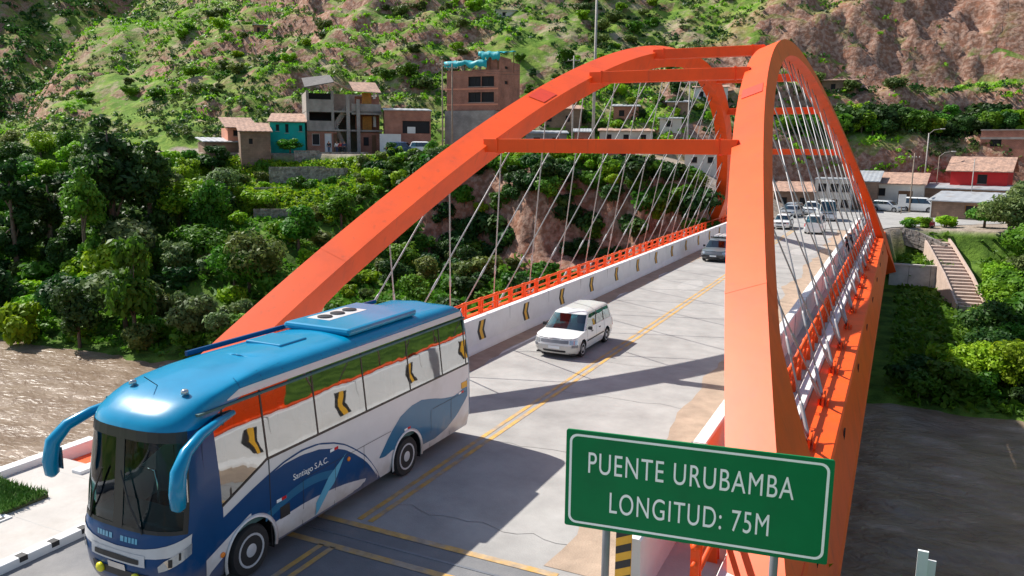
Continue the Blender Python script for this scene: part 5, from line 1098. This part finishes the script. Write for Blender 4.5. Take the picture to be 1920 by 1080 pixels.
# ------------------------------------------------------------------ people
mat('skin', (0.36, 0.18, 0.11), 0.6, var=0.08); mat('hair', (0.012, 0.010, 0.009), 0.6, var=0.2)
for n_, c in (('cloth_black', (0.02, 0.02, 0.024)), ('cloth_navy', (0.03, 0.05, 0.11)), ('cloth_red', (0.40, 0.03, 0.04)), ('cloth_white', (0.62, 0.62, 0.6)), ('cloth_brown', (0.12, 0.07, 0.045)), ('cloth_jean', (0.07, 0.10, 0.17))): mat(n_, c, 0.85, var=0.15, scale=8)
def skinned(name, verts, edges, rad, m, parent, root=0):
    me = bpy.data.meshes.new(name); me.from_pydata([tuple(v) for v in verts], edges, []); o = obj(name, me, parent); me.materials.append(MATS[m])
    sk = o.modifiers.new('skin', 'SKIN'); sk.use_smooth_shade = True; su = o.modifiers.new('subdivision', 'SUBSURF'); su.levels = su.render_levels = 2
    for i, sv in enumerate(me.skin_vertices[0].data): r = rad[i]; sv.radius = r if isinstance(r, tuple) else (r, r); sv.use_root = i == root
    return o
def person(label, loc_, rz, top, trousers, stride=0.22, h=1.66, group=None):
    t = thing('person', label, 'person', loc_, rz, group); s = h/1.7
    V_ = lambda *a: Vector(a)*s
    vs = [V_(0, 0, .95), V_(0, 0, 1.18), V_(0, .01, 1.40), V_(0, .0, 1.50), V_(0, -.02, 1.60), V_(0, -.02, 1.68), V_(.19, .01, 1.38), V_(.24, .05, 1.12), V_(.24, -.08, .90), V_(.24, -.12, .80), V_(-.19, .01, 1.38), V_(-.24, -.05, 1.12), V_(-.24, -.16, .92), V_(-.24, -.20, .83),
          V_(.09, 0, .88), V_(.10, -stride*.6, .50), V_(.10, -stride*.7, .08), V_(.10, -stride*.7-.14, .04), V_(-.09, 0, .88), V_(-.10, stride*.35, .50), V_(-.10, stride*.95, .09), V_(-.10, stride*.95-.13, .04)]
    ed = [(0, 1), (1, 2), (2, 3), (3, 4), (4, 5), (2, 6), (6, 7), (7, 8), (8, 9), (2, 10), (10, 11), (11, 12), (12, 13), (0, 14), (14, 15), (15, 16), (16, 17), (0, 18), (18, 19), (19, 20), (20, 21)]
    rd = [(.15, .11), (.15, .10), (.15, .10), .055, .085, .07, .06, .045, .035, .035, .06, .045, .035, .035, .085, .06, .042, .035, .085, .06, .042, .035]
    skinned('body', vs, ed, [tuple(x*s for x in r) if isinstance(r, tuple) else r*s for r in rd], 'skin', t)
    skinned('shirt', [vs[i] for i in (0, 1, 2, 6, 7, 8, 10, 11, 12)], [(0, 1), (1, 2), (2, 3), (3, 4), (4, 5), (2, 6), (6, 7), (7, 8)], [tuple(x*s for x in r) if isinstance(r, tuple) else r*s for r in ((.175, .135), (.175, .125), (.165, .115), .075, .062, .05, .075, .062, .05)], top, t)
    skinned('trousers', [vs[i]+Vector((0, 0, .0)) for i in (0, 14, 15, 16, 18, 19, 20)], [(0, 1), (1, 2), (2, 3), (0, 4), (4, 5), (5, 6)], [tuple(x*s for x in r) if isinstance(r, tuple) else r*s for r in ((.16, .125), .105, .08, .06, .105, .08, .06)], trousers, t)
    skinned('hair', [V_(0, .0, 1.62), V_(0, -.0, 1.70)], [(0, 1)], [.092*s, .075*s], 'hair', t)
    return t
for i, (px, py, lab, a, b_) in enumerate(((1585, 478, 'pedestrian in black walking along the bridge footway beside another', 'cloth_black', 'cloth_black'), (1594, 470, 'pedestrian in navy walking on the bridge footway beside the one in black', 'cloth_navy', 'cloth_black'), (1608, 422, 'pedestrian in brown near the far end of the bridge footway', 'cloth_brown', 'cloth_jean'))):
    p = at_z(px, py, 0.13); person(lab, (max(-3.22, min(-2.75, p.x)), p.y, 0.13), 0 if i else math.pi, a, b_)
for px, py, lab, a, b_ in ((617, 284, 'person in black standing by the white door of the concrete house', 'cloth_black', 'cloth_jean'), (632, 286, 'person in white standing on the street before the concrete house', 'cloth_white', 'cloth_navy'), (639, 285, 'person in red standing among others before the concrete house', 'cloth_red', 'cloth_black'), (646, 286, 'person in navy standing right of the one in red', 'cloth_navy', 'cloth_black')):
    p = at_d(px, py, 103.2); person(lab, (p.x, p.y, gz(p.x, p.y)), YAW, a, b_, 0.08)
person('pedestrian in red at the head of the stairway on the right bank', (PS[0].x, PS[0].y-0.2, PS[0].z), 0.3, 'cloth_red', 'cloth_black', 0.15)
# ------------------------------------------------------------------ vegetation
import numpy as np
rng = np.random.default_rng(11)
def leafmat(name, c, c2, rnd=0.28):
    m = bpy.data.materials.new(name); m.use_nodes = True; n = m.node_tree.nodes; l = m.node_tree.links; n.remove(n['Principled BSDF'])
    tc = n.new('ShaderNodeTexCoord'); nz = n.new('ShaderNodeTexNoise'); nz.inputs['Scale'].default_value = 0.9; nz.inputs['Detail'].default_value = 4; l.new(tc.outputs['Object'], nz.inputs['Vector'])
    r = n.new('ShaderNodeMapRange'); r.inputs[1].default_value = 0.35; r.inputs[2].default_value = 0.65; l.new(nz.outputs['Fac'], r.inputs[0])
    mx = n.new('ShaderNodeMix'); mx.data_type = 'RGBA'; mx.inputs[6].default_value = (*c, 1); mx.inputs[7].default_value = (*c2, 1); l.new(r.outputs[0], mx.inputs[0])
    oi = n.new('ShaderNodeObjectInfo'); hs = n.new('ShaderNodeHueSaturation'); wn = n.new('ShaderNodeTexWhiteNoise'); wn.noise_dimensions = '1D'; l.new(oi.outputs['Random'], wn.inputs['W'])
    v = n.new('ShaderNodeMapRange'); v.inputs[3].default_value = 1-rnd; v.inputs[4].default_value = 1+rnd; l.new(wn.outputs['Value'], v.inputs[0]); l.new(v.outputs[0], hs.inputs['Value'])
    a = n.new('ShaderNodeMapRange'); a.inputs[3].default_value = 0.475; a.inputs[4].default_value = 0.515; l.new(oi.outputs['Random'], a.inputs[0]); l.new(a.outputs[0], hs.inputs['Hue'])
    l.new(mx.outputs[2], hs.inputs['Color'])
    d = n.new('ShaderNodeBsdfPrincipled'); d.inputs['Roughness'].default_value = 0.55; d.inputs['Specular IOR Level'].default_value = 0.25; l.new(hs.outputs[0], d.inputs['Base Color'])
    t = n.new('ShaderNodeBsdfTranslucent'); l.new(hs.outputs[0], t.inputs[0]); ms = n.new('ShaderNodeMixShader'); ms.inputs[0].default_value = 0.36
    l.new(d.outputs[0], ms.inputs[1]); l.new(t.outputs[0], ms.inputs[2]); l.new(ms.outputs[0], n['Material Output'].inputs[0]); MATS[name] = m
leafmat('leaf_dark', (0.022, 0.075, 0.016), (0.05, 0.125, 0.02)); leafmat('leaf_mid', (0.05, 0.165, 0.012), (0.115, 0.26, 0.018)); leafmat('leaf_bright', (0.17, 0.36, 0.012), (0.28, 0.46, 0.02)); leafmat('leaf_grey', (0.10, 0.17, 0.055), (0.17, 0.25, 0.075)); leafmat('leaf_scrub', (0.075, 0.12, 0.028), (0.125, 0.165, 0.045), 0.1); leafmat('leaf_olive', (0.11, 0.17, 0.035), (0.19, 0.24, 0.06))
mat('bark', (0.13, 0.095, 0.07), 0.95, var=0.3, scale=5, bump=0.5, bscale=8)
def leaves_mesh(name, lobes, n, size, mname, shell=0.62):
    """n leaf-sized folded faces through a set of lobes (cx, cy, cz, rx, ry, rz)"""
    L = np.array(lobes, float); vol = L[:, 3]*L[:, 4]*L[:, 5]; vol = vol**(0.75); pick = rng.choice(len(L), n, p=vol/vol.sum())
    d = rng.normal(size=(n, 3)); d /= np.linalg.norm(d, axis=1)[:, None]
    r = shell+(1.08-shell)*rng.random(n)**0.7; r *= 1+0.16*np.sin(d[:, 0]*7+d[:, 2]*9+pick)
    P = L[pick, :3]+d*r[:, None]*L[pick, 3:]
    nr = d+rng.normal(size=(n, 3))*0.55+np.array([0, 0, 0.25]); nr /= np.linalg.norm(nr, axis=1)[:, None]
    a = np.cross(nr, rng.normal(size=(n, 3))); a /= np.linalg.norm(a, axis=1)[:, None]; b_ = np.cross(nr, a)
    s = size*(0.6+0.8*rng.random(n))[:, None]
    V_ = np.stack([P-a*s, P-b_*s*0.5+nr*s*0.12, P+a*s, P+b_*s*0.5+nr*s*0.12], 1).reshape(-1, 3)
    me = bpy.data.meshes.new(name); me.vertices.add(4*n); me.vertices.foreach_set('co', V_.ravel()); me.loops.add(4*n); me.loops.foreach_set('vertex_index', np.arange(4*n)); me.polygons.add(n); me.polygons.foreach_set('loop_start', np.arange(0, 4*n, 4)); me.polygons.foreach_set('loop_total', np.full(n, 4))
    me.materials.append(MATS[mname]); me.update(calc_edges=True); return me
def blob(n, R_, H0, H1, spread=0.75):
    out = []
    for i in range(n):
        a = random.uniform(0, 6.28); q = math.sqrt(random.random())*R_*spread; z = random.uniform(H0, H1); f = 1-0.45*abs((z-(H0+H1)/2)/((H1-H0)/2+1e-6)); r = R_*random.uniform(0.32, 0.55)*f
        out.append((q*f*math.cos(a), q*f*math.sin(a), z, r, r, r*random.uniform(0.7, 1.0)))
    return out
def trunk_mesh(h, r, lobes, nb=5):
    b = MB(); b.tube([(0, 0, -0.6), (0.05*r, 0, h*0.3), (r*0.5, r*0.3, h*0.65), (0, 0, h)], [r, r*0.8, r*0.5, r*0.15], 8)
    for q in random.sample(lobes, min(nb, len(lobes))):
        z0 = h*random.uniform(0.25, 0.6); b.tube([(0, 0, z0), (q[0]*0.5, q[1]*0.5, (z0+q[2])/2+0.1), (q[0], q[1], q[2])], [r*0.4, r*0.25, r*0.08], 5)
    return b.mesh('trunk', 'bark', True)
KINDS = {}
def kind(nm, h, R_, nlobe, H0, H1, nleaf, size, th, tr, spread=0.75):
    lob = blob(nlobe, R_, H0, H1, spread); KINDS[nm] = dict(h=h, w=2*R_, lob=lob, trunk=trunk_mesh(th, tr, lob), nleaf=nleaf, size=size, crown={})
random.seed(5)
for i in range(3): kind('round%d' % i, 5.0, 2.3, 13, 1.7, 4.3, 2500-300*i, 0.20+0.03*i, 3.4, 0.17)
for i in range(2): kind('tall%d' % i, 11.0, 2.5, 22, 2.2, 10.2, 5200, 0.24, 9.5, 0.28)
kind('column0', 9.0, 1.5, 16, 1.2, 8.4, 3800, 0.21, 7.8, 0.2); kind('column1', 9.0, 1.7, 15, 1.0, 8.2, 3800, 0.21, 7.8, 0.2)
for i in range(3): kind('bush%d' % i, 2.0, 1.35, 8, 0.45, 1.5, 1200-200*i, 0.15+0.03*i, 1.0, 0.07)
for i in range(2): kind('spread%d' % i, 6.0, 3.3, 18, 2.2, 5.2, 3300-500*i, 0.25+0.06*i, 4.0, 0.22, 0.9)
def plant(kd, leaf, x, y, hgt, wid, label, group, name='tree', cat='tree', z=None, lean=0.0):
    K = KINDS[kd]
    if leaf not in K['crown']: K['crown'][leaf] = leaves_mesh('crown_leaves', K['lob'], K['nleaf'], K['size'], leaf)
    t = thing(name, label, cat, (x, y, (height(x, y) if z is None else z)-0.08), random.uniform(0, 6.28), group)
    t.scale = (wid/K['w'], wid/K['w'], hgt/K['h']); t.rotation_euler[0] = lean
    obj('trunk', K['trunk'], t); obj('crown', K['crown'][leaf], t); return t
def project(P):
    v = Vector(P)-CAM; d = v.dot(_f)
    return (960+FPX*v.dot(_r)/d, 540-FPX*v.dot(_u)/d, d) if d > 1 else (-9e9, 0, d)
def key(kd, leaf, px, pyb, pyt, pw, label, group, name='tree', cat='tree', d=None):
    if d: p = at_d(px, pyb, d); z = height(p.x, p.y)
    else: p, d = spot(px, pyb); z = height(p.x, p.y)
    top = at_d(px, pyt, d).z; return plant(kd, leaf, p.x, p.y, max(1.2, top-z), pw*d/FPX, label, group, name, cat)
G1 = 'tall trees on the left river bank'
for i, (px, pyb, pyt, pw, d, kd, lf) in enumerate(((38, 560, 285, 78, 78, 'column0', 'leaf_dark'), (105, 560, 298, 80, 80, 'column1', 'leaf_dark'))):
    key(kd, lf, px, pyb, pyt, pw, ['dark dense column shaped tree with the other column on its right', 'dark dense column shaped tree beside the tallest bank tree'][i], G1, d=d)
key('tall0', 'leaf_dark', 222, 560, 205, 150, 'tallest dark green tree on the left river bank', G1, d=80)
key('tall1', 'leaf_dark', 292, 560, 238, 105, 'tall dark tree just right of the tallest bank tree', G1, d=82)
key('tall1', 'leaf_mid', 168, 570, 285, 90, 'mid green tall tree in front of the tallest bank tree', G1, d=74)
key('column1', 'leaf_grey', 338, 470, 300, 50, 'slim grey green tree right of the tall dark trees', G1, d=84)
G2 = 'rounded trees on the left river bank'
for px, pyb, pyt, pw, kd, lf, lab in ((392, 470, 330, 95, 'round0', 'leaf_mid', 'domed green tree below the street houses'), (362, 655, 530, 110, 'round1', 'leaf_grey', 'grey green tree at the waterline beside the arch foot'), (255, 650, 430, 120, 'round2', 'leaf_mid', 'broad mid green tree at the waterline'), (55, 648, 552, 105, 'bush1', 'leaf_bright', 'bright yellow green bush at the waterline'), (150, 655, 520, 100, 'round0', 'leaf_dark', 'dark round tree behind the bright waterline bush'), (330, 520, 440, 80, 'round1', 'leaf_grey', 'olive round tree above the waterline trees'), (440, 560, 455, 95, 'spread0', 'leaf_mid', 'spreading green tree behind the left arch'), (560, 470, 380, 90, 'round2', 'leaf_mid', 'green tree beside the lower terrace wall'), (640, 430, 350, 80, 'round0', 'leaf_mid', 'green tree right of the terrace walls'), (545, 305, 255, 55, 'round1', 'leaf_mid', 'leafy tree at the street edge before the concrete house'), (400, 330, 270, 80, 'round2', 'leaf_dark', 'dark leafy tree below the tin shack'), (480, 400, 350, 80, 'bush0', 'leaf_bright', 'bright green shrub on the terrace')):
    key(kd, lf, px, pyb, pyt, pw, lab, G2)
def scatter(n, xr, yr_fn, choose, label_of, group, name, cat, mind, keep=None):
    pts = []; tries = 0
    while len(pts) < n and tries < n*30:
        tries += 1; x = random.uniform(*xr); y0, y1 = yr_fn(x)
        if y1 <= y0: continue
        y = random.uniform(y0, y1)
        if keep and not keep(x, y): continue
        z = height(x, y); q = project((x, y, z+1.5))
        if not (-160 < q[0] < 2080 and -120 < q[1] < 1200): continue
        if any((x-a)**2+(y-b_)**2 < mind*mind for a, b_ in pts): continue
        pts.append((x, y)); kd, lf, hgt, wid = choose(x, y); plant(kd, lf, x, y, hgt, wid, label_of(kd, lf, x, y, hgt), group, name, cat)
    return pts
LN = {'leaf_dark': 'dark green', 'leaf_mid': 'mid green', 'leaf_bright': 'yellow green', 'leaf_grey': 'grey green', 'leaf_olive': 'olive green', 'leaf_scrub': 'dull green'}
def where_bank(x, y):
    t = (y-ybank(x))/(ystreet(x)-ybank(x)); q = project((x, y, height(x, y)))[0]
    a = 'at the waterline' if t < 0.25 else 'on the lower slope' if t < 0.5 else 'on the upper slope' if t < 0.78 else 'just below the street'
    b_ = 'left of the tall dark trees' if q < 130 else 'among the tall dark trees' if q < 330 else 'below the salmon cottage' if q < 480 else 'below the teal house' if q < 575 else 'below the concrete house' if q < 720 else 'below the brick garage'
    return a+' '+b_
def where_x(x, names):
    for lim, nm in names:
        if x < lim: return nm
    return names[-1][1]
SZ = lambda k_, h_: {'r': 'round tree', 's': 'spreading tree', 'b': 'bush'}[k_[0]]
random.seed(21)
def ch_bank(x, y):
    t = (y-ybank(x))/(ystreet(x)-ybank(x)); r = random.random()
    if r < 0.34: k_, h_ = 'round%d' % random.randrange(3), random.uniform(3.2, 6.0)
    elif r < 0.5: k_, h_ = 'spread%d' % random.randrange(2), random.uniform(3.5, 5.5)
    else: k_, h_ = 'bush%d' % random.randrange(3), random.uniform(1.6, 3.0)
    q = project((x, y, height(x, y)))[0]
    lf = random.choice(['leaf_mid', 'leaf_mid', 'leaf_dark', 'leaf_grey', 'leaf_bright', 'leaf_olive'])
    if t > 0.7: h_ *= 0.7
    if 425 < q < 720 and t > 0.3: k_ = 'bush%d' % random.randrange(3); h_ = random.uniform(1.0, 2.1); lf = random.choice(['leaf_mid', 'leaf_bright', 'leaf_olive'])
    elif t < 0.2 and random.random() < 0.6: k_ = 'bush%d' % random.randrange(3); h_ = random.uniform(1.6, 3.2); lf = random.choice(['leaf_mid', 'leaf_bright', 'leaf_grey'])
    K = KINDS[k_]; return k_, lf, h_, K['w']*h_/K['h']*random.uniform(0.9, 1.25)
def onlawn(x, y):
    q = project((x, y, height(x, y))); return not any(a < q[0] < b_ and c < q[1] < d_ for a, b_, c, d_ in ((490, 665, 298, 352), (465, 575, 362, 392), (450, 580, 400, 440), (420, 480, 300, 330)))
scatter(240, (-135, -43), lambda x: (ybank(x)+1.6, ystreet(x)-1.0), ch_bank, lambda k_, l_, x, y, h_: '%s%s %s %s' % ('tall ' if h_ > 4.6 else 'low ' if h_ < 2.1 else '', LN[l_], SZ(k_, h_), where_bank(x, y)), 'woodland on the left river bank', 'bank_tree', 'tree', 1.9, onlawn)
def ch_shelf(x, y):
    k_ = random.choice(['bush0', 'bush1', 'bush2', 'round0']); h_ = random.uniform(1.2, 2.6) if k_[0] == 'b' else 3.2; return k_, random.choice(['leaf_mid', 'leaf_dark', 'leaf_olive']), h_, KINDS[k_]['w']*h_/KINDS[k_]['h']*1.2
scatter(55, (-46, -17), lambda x: (ybank(x)+1.5, 23), ch_shelf, lambda k_, l_, x, y, h_: '%s%s %s below the earth cliff %s' % ('low ' if h_ < 1.8 else '', LN[l_], SZ(k_, h_), 'by the water' if y < 8 else 'at the cliff foot' if y > 17 else 'on the river shelf'), 'shrubs below the earth cliff', 'shelf_shrub', 'bush', 1.7)
def ch_hedge(x, y):
    k_ = random.choice(['bush0', 'bush1', 'bush2', 'round1', 'round2']); h_ = random.uniform(1.5, 2.5); return k_, random.choice(['leaf_mid', 'leaf_mid', 'leaf_bright', 'leaf_dark']), h_, KINDS[k_]['w']*h_/KINDS[k_]['h']*1.15
scatter(85, (-56, -16), lambda x: (27.4, 32.4), ch_hedge, lambda k_, l_, x, y, h_: '%s%s %s on the earth cliff top %s' % ('low ' if h_ < 1.9 else '', LN[l_], 'bush' if k_[0] == 'b' else 'small tree', where_x(x, [(-48, 'below the garage'), (-40, 'below the brick building'), (-33, 'below the grey block house'), (-26, 'below the long brick house'), (0, 'by the far arch foot')])), 'hedge on top of the earth cliff', 'hedge_bush', 'bush', 1.15)
def ch_edge(x, y):
    k_ = 'bush%d' % random.randrange(3); h_ = random.uniform(2.0, 3.3); return k_, random.choice(['leaf_mid', 'leaf_dark', 'leaf_dark']), h_, KINDS[k_]['w']*h_/KINDS[k_]['h']*1.1
scatter(45, (-50, -17), lambda x: (25.6, 27.6), ch_edge, lambda k_, l_, x, y, h_: '%s%s bush hanging over the cliff edge %s' % ('tall ' if h_ > 2.7 else '', LN[l_], where_x(x, [(-42, 'below the brick building'), (-34, 'below the grey block house'), (-26, 'below the long brick house'), (0, 'by the far arch foot')])), 'bushes along the cliff edge', 'cliff_edge_bush', 'bush', 1.0)
def ch_right(x, y):
    k_ = random.choice(['bush0', 'bush1', 'bush2', 'round0', 'spread0']); h_ = random.uniform(1.4, 2.6) if k_[0] == 'b' else random.uniform(2.8, 4.2); return k_, random.choice(['leaf_mid', 'leaf_dark', 'leaf_bright']), h_, KINDS[k_]['w']*h_/KINDS[k_]['h']*1.2
scatter(60, (0.8, 16), lambda x: (ybank(x)+1.8, 36), ch_right, lambda k_, l_, x, y, h_: '%s%s %s on the right bank %s %s' % ('low ' if h_ < 1.9 else '', LN[l_], SZ(k_, h_), 'by the bridge girder' if x < 4 else 'away from the bridge', 'near the water' if y < 15 else 'under the stairs'), 'plants on the right river bank', 'right_bank_plant', 'tree', 1.5, lambda x, y: (lambda q: not (1655 < q[0] < 1870 and q[1] < 640))(project((x, y, height(x, y)+1.5))))
G3 = 'trees right of the stairway'
for x, y, kd, lf, hh, ww, lab in ((10.2, 44, 'spread0', 'leaf_grey', 4.6, 5.6, 'grey green spreading tree right of the stairway'), (16.0, 42, 'spread1', 'leaf_mid', 5.4, 6.4, 'broad green tree furthest right of the stairway'), (8.4, 49, 'round2', 'leaf_mid', 3.0, 4.4, 'low green tree below the adobe shed'), (15.5, 50, 'spread0', 'leaf_mid', 4.6, 5.8, 'spreading green tree right of the shed'), (13.0, 46, 'spread1', 'leaf_grey', 5.6, 6.4, 'larger grey green spreading tree behind the stairway'), (10.6, 36, 'round0', 'leaf_grey', 4.4, 4.8, 'grey green round tree beside the lower stairs'), (12.4, 38, 'spread0', 'leaf_mid', 5.0, 6.0, 'broad mid green tree beside the lower stairs'), (10.4, 28, 'round1', 'leaf_mid', 4.2, 4.6, 'rounded mid green tree below the stairway foot'), (11.6, 24, 'round2', 'leaf_bright', 4.4, 5.0, 'yellow green round tree below the stairway foot'), (9.0, 17, 'spread1', 'leaf_mid', 4.8, 5.6, 'spreading green tree near the right waterline'), (14.6, 58, 'round1', 'leaf_grey', 4.4, 4.6, 'grey green tree by the shed corner'), (12.6, 56.5, 'round0', 'leaf_grey', 5.2, 4.2, 'tall grey green tree beside the red house'), (2.6, 46.0, 'bush1', 'leaf_bright', 1.4, 2.6, 'yellow green shrub at the head of the stairs'), (1.2, 45.6, 'bush0', 'leaf_mid', 1.2, 2.2, 'mid green shrub above the stone wall'), (4.8, 48.4, 'bush2', 'leaf_bright', 1.6, 3.0, 'bright shrub below the adobe shed'), (1.8, 50, 'bush0', 'leaf_bright', 1.1, 2.6, 'low bright shrub beside the far road')):
    plant(kd, lf, x, y, hh, ww, lab, G3)
random.seed(33)
def ch_terr(x, y):
    k_ = random.choice(['bush0', 'bush1', 'bush2', 'round0', 'round1', 'round2']); h_ = random.uniform(2.6, 4.4); return k_, random.choice(['leaf_mid', 'leaf_dark', 'leaf_dark', 'leaf_bright']), h_, KINDS[k_]['w']*h_/KINDS[k_]['h']*1.15
scatter(70, (-16, 34), lambda x: (yfoot(x)+7.5, yfoot(x)+13.5), ch_terr, lambda k_, l_, x, y, h_: '%s%s %s in the terrace hedge above the %s' % ('tall ' if h_ > 3.6 else '', LN[l_], 'bush' if k_[0] == 'b' else 'small tree', where_x(x, [(-6, 'pale building'), (2, 'cream house'), (8, 'lamp poles'), (99, 'brick house')])), 'hedge on the hillside terrace', 'terrace_bush', 'bush', 1.5)
scatter(60, (-62, -16), lambda x: (yfoot(x)+6, yfoot(x)+26), ch_hedge, lambda k_, l_, x, y, h_: '%s%s %s on the slope behind the %s' % ('low ' if h_ < 1.9 else '', LN[l_], 'bush' if k_[0] == 'b' else 'small tree', where_x(x, [(-50, 'brick building'), (-38, 'tall concrete pole'), (-28, 'white cottage'), (99, 'far arch foot')])), 'bushes behind the street houses', 'slope_bush', 'bush', 2.2)
def ch_hill(x, y):
    k_ = 'bush%d' % random.randrange(3); h_ = random.uniform(1.4, 2.8); return k_, random.choice(['leaf_mid', 'leaf_scrub', 'leaf_olive', 'leaf_bright']), h_, KINDS[k_]['w']*h_/KINDS[k_]['h']*1.35
scatter(190, (-150, 30), lambda x: (yfoot(x)+16, yfoot(x)+90), ch_hill, lambda k_, l_, x, y, h_: '%s%s bush on the %s hillside above the %s' % ('large ' if h_ > 2.3 else 'small ' if h_ < 1.8 else '', LN[l_], 'lower' if y-yfoot(x) < 40 else 'upper', where_x(x, [(-110, 'tall dark trees'), (-85, 'teal house'), (-62, 'concrete house'), (-40, 'brick building'), (-18, 'arch crown'), (99, 'rock face')])), 'bushes on the open hillside', 'hillside_bush', 'bush', 3.0, lambda x, y: fbm(x, y, 2.2, 3, 0.05) > 0.04 and not (x > -30 and 20 < y-yfoot(x) < 36))
# scrub that nobody could count: leaf tufts over the whole hillside, one object
def scrub(name, n, xr, tr, rmin, rmax, per, mname, thr, size, seed, label):
    random.seed(seed); P = []; tries = 0
    while len(P) < n and tries < n*12:
        tries += 1; x = random.uniform(*xr); y = yfoot(x)+tr[0]+(tr[1]-tr[0])*random.random()**1.25
        if fbm(x, y, 6.6+seed, 3, 0.045) < thr+random.uniform(-0.12, 0.12): continue
        if x > -30 and 21 < y-yfoot(x) < 35 and random.random() < 0.9: continue
        z = height(x, y); q = project((x, y, z))
        if not (-120 < q[0] < 2040 and -150 < q[1] < 700): continue
        s = max(1.0, q[2]/170.0); P.append((x, y, z, random.uniform(rmin, rmax)*s, s))
    P = np.array(P); m_ = len(P); tot = m_*per; idx = np.repeat(np.arange(m_), per)
    d = rng.normal(size=(tot, 3)); d /= np.linalg.norm(d, axis=1)[:, None]; d[:, 2] = np.abs(d[:, 2])*0.9-0.12
    C_ = P[idx, :3]+d*P[idx, 3:4]*(0.55+0.5*rng.random((tot, 1)))
    nr = d+rng.normal(size=(tot, 3))*0.5; nr /= np.linalg.norm(nr, axis=1)[:, None]; a = np.cross(nr, rng.normal(size=(tot, 3))); a /= np.linalg.norm(a, axis=1)[:, None]; b_ = np.cross(nr, a); s = P[idx, 4:5]*size*(0.6+0.8*rng.random((tot, 1)))
    V_ = np.stack([C_-a*s, C_-b_*s*0.6, C_+a*s, C_+b_*s*0.6], 1).reshape(-1, 3)
    me = bpy.data.meshes.new(name); me.vertices.add(4*tot); me.vertices.foreach_set('co', V_.ravel()); me.loops.add(4*tot); me.loops.foreach_set('vertex_index', np.arange(4*tot)); me.polygons.add(tot); me.polygons.foreach_set('loop_start', np.arange(0, 4*tot, 4)); me.polygons.foreach_set('loop_total', np.full(tot, 4)); me.materials.append(MATS[mname]); me.update(calc_edges=True)
    tag(obj(name, me), label, 'scrub', kind='stuff')
scrub('hillside_scrub', 6500, (-420, 40), (3, 190), 0.4, 1.15, 16, 'leaf_scrub', -0.10, 0.27, 1, 'dull green scrub scattered over the whole hillside')
scrub('hillside_scrub', 3200, (-420, 40), (3, 170), 0.4, 1.3, 18, 'leaf_dark', 0.0, 0.28, 2, 'dark green scrub in patches over the hillside')
scrub('hillside_scrub', 2600, (-200, 40), (3, 130), 0.4, 1.2, 18, 'leaf_bright', 0.0, 0.28, 3, 'yellow green scrub in the moist hillside folds')
scrub('distant_scrub', 2600, (-900, -200), (20, 420), 0.8, 1.7, 16, 'leaf_dark', -0.15, 0.4, 4, 'scrub on the distant mountain flank, coloured dark for cloud shade')  # dark leaf colour stands in for cloud shade on the far mountain
# low growth on the banks
def undergrowth(name, n, xr, yf, mname, size, seed, label, keep=None):
    random.seed(seed); b = MB(); P = []
    for _ in range(n):
        x = random.uniform(*xr); y0, y1 = yf(x); y = random.uniform(y0, y1)
        if keep and not keep(x, y): continue
        P.append((x, y, height(x, y)+0.05))
    P = np.array(P); per = 5; idx = np.repeat(np.arange(len(P)), per); tot = len(idx)
    C_ = P[idx]+rng.normal(size=(tot, 3))*np.array([0.25, 0.25, 0.1])+np.array([0, 0, 0.15]); nr = rng.normal(size=(tot, 3))+np.array([0, 0, 0.8]); nr /= np.linalg.norm(nr, axis=1)[:, None]; a = np.cross(nr, rng.normal(size=(tot, 3))); a /= np.linalg.norm(a, axis=1)[:, None]; b_ = np.cross(nr, a); s = size*(0.5+rng.random((tot, 1)))
    V_ = np.stack([C_-a*s, C_-b_*s*0.5, C_+a*s, C_+b_*s*0.5], 1).reshape(-1, 3)
    me = bpy.data.meshes.new(name); me.vertices.add(4*tot); me.vertices.foreach_set('co', V_.ravel()); me.loops.add(4*tot); me.loops.foreach_set('vertex_index', np.arange(4*tot)); me.polygons.add(tot); me.polygons.foreach_set('loop_start', np.arange(0, 4*tot, 4)); me.polygons.foreach_set('loop_total', np.full(tot, 4)); me.materials.append(MATS[mname]); me.update(calc_edges=True)
    tag(obj(name, me), label, 'undergrowth', kind='stuff')
undergrowth('bank_undergrowth', 9000, (-125, -17), lambda x: (ybank(x)+1.2, ystreet(x)-0.6), 'leaf_mid', 0.3, 5, 'leafy undergrowth covering the left river bank', lambda x, y: not (-48 < x < -17 and 23.5 < y < 29.5))
undergrowth('bank_undergrowth', 3500, (0.6, 22), lambda x: (ybank(x)+1.2, 44), 'leaf_mid', 0.28, 6, 'leafy undergrowth covering the right river bank', lambda x, y: not (4.9 < x < 7.8 and 26 < y < 46))
undergrowth('terrace_grass', 5200, (-82, -54), lambda x: (ystreet(x)-15, ystreet(x)-0.6), 'leaf_bright', 0.2, 7, 'bright grass on the terraces below the concrete house')
undergrowth('bank_grass', 900, (-0.2, 6), lambda x: (-40, -31.8), 'leaf_bright', 0.12, 8, 'short grass on the near bank right of the bridge')
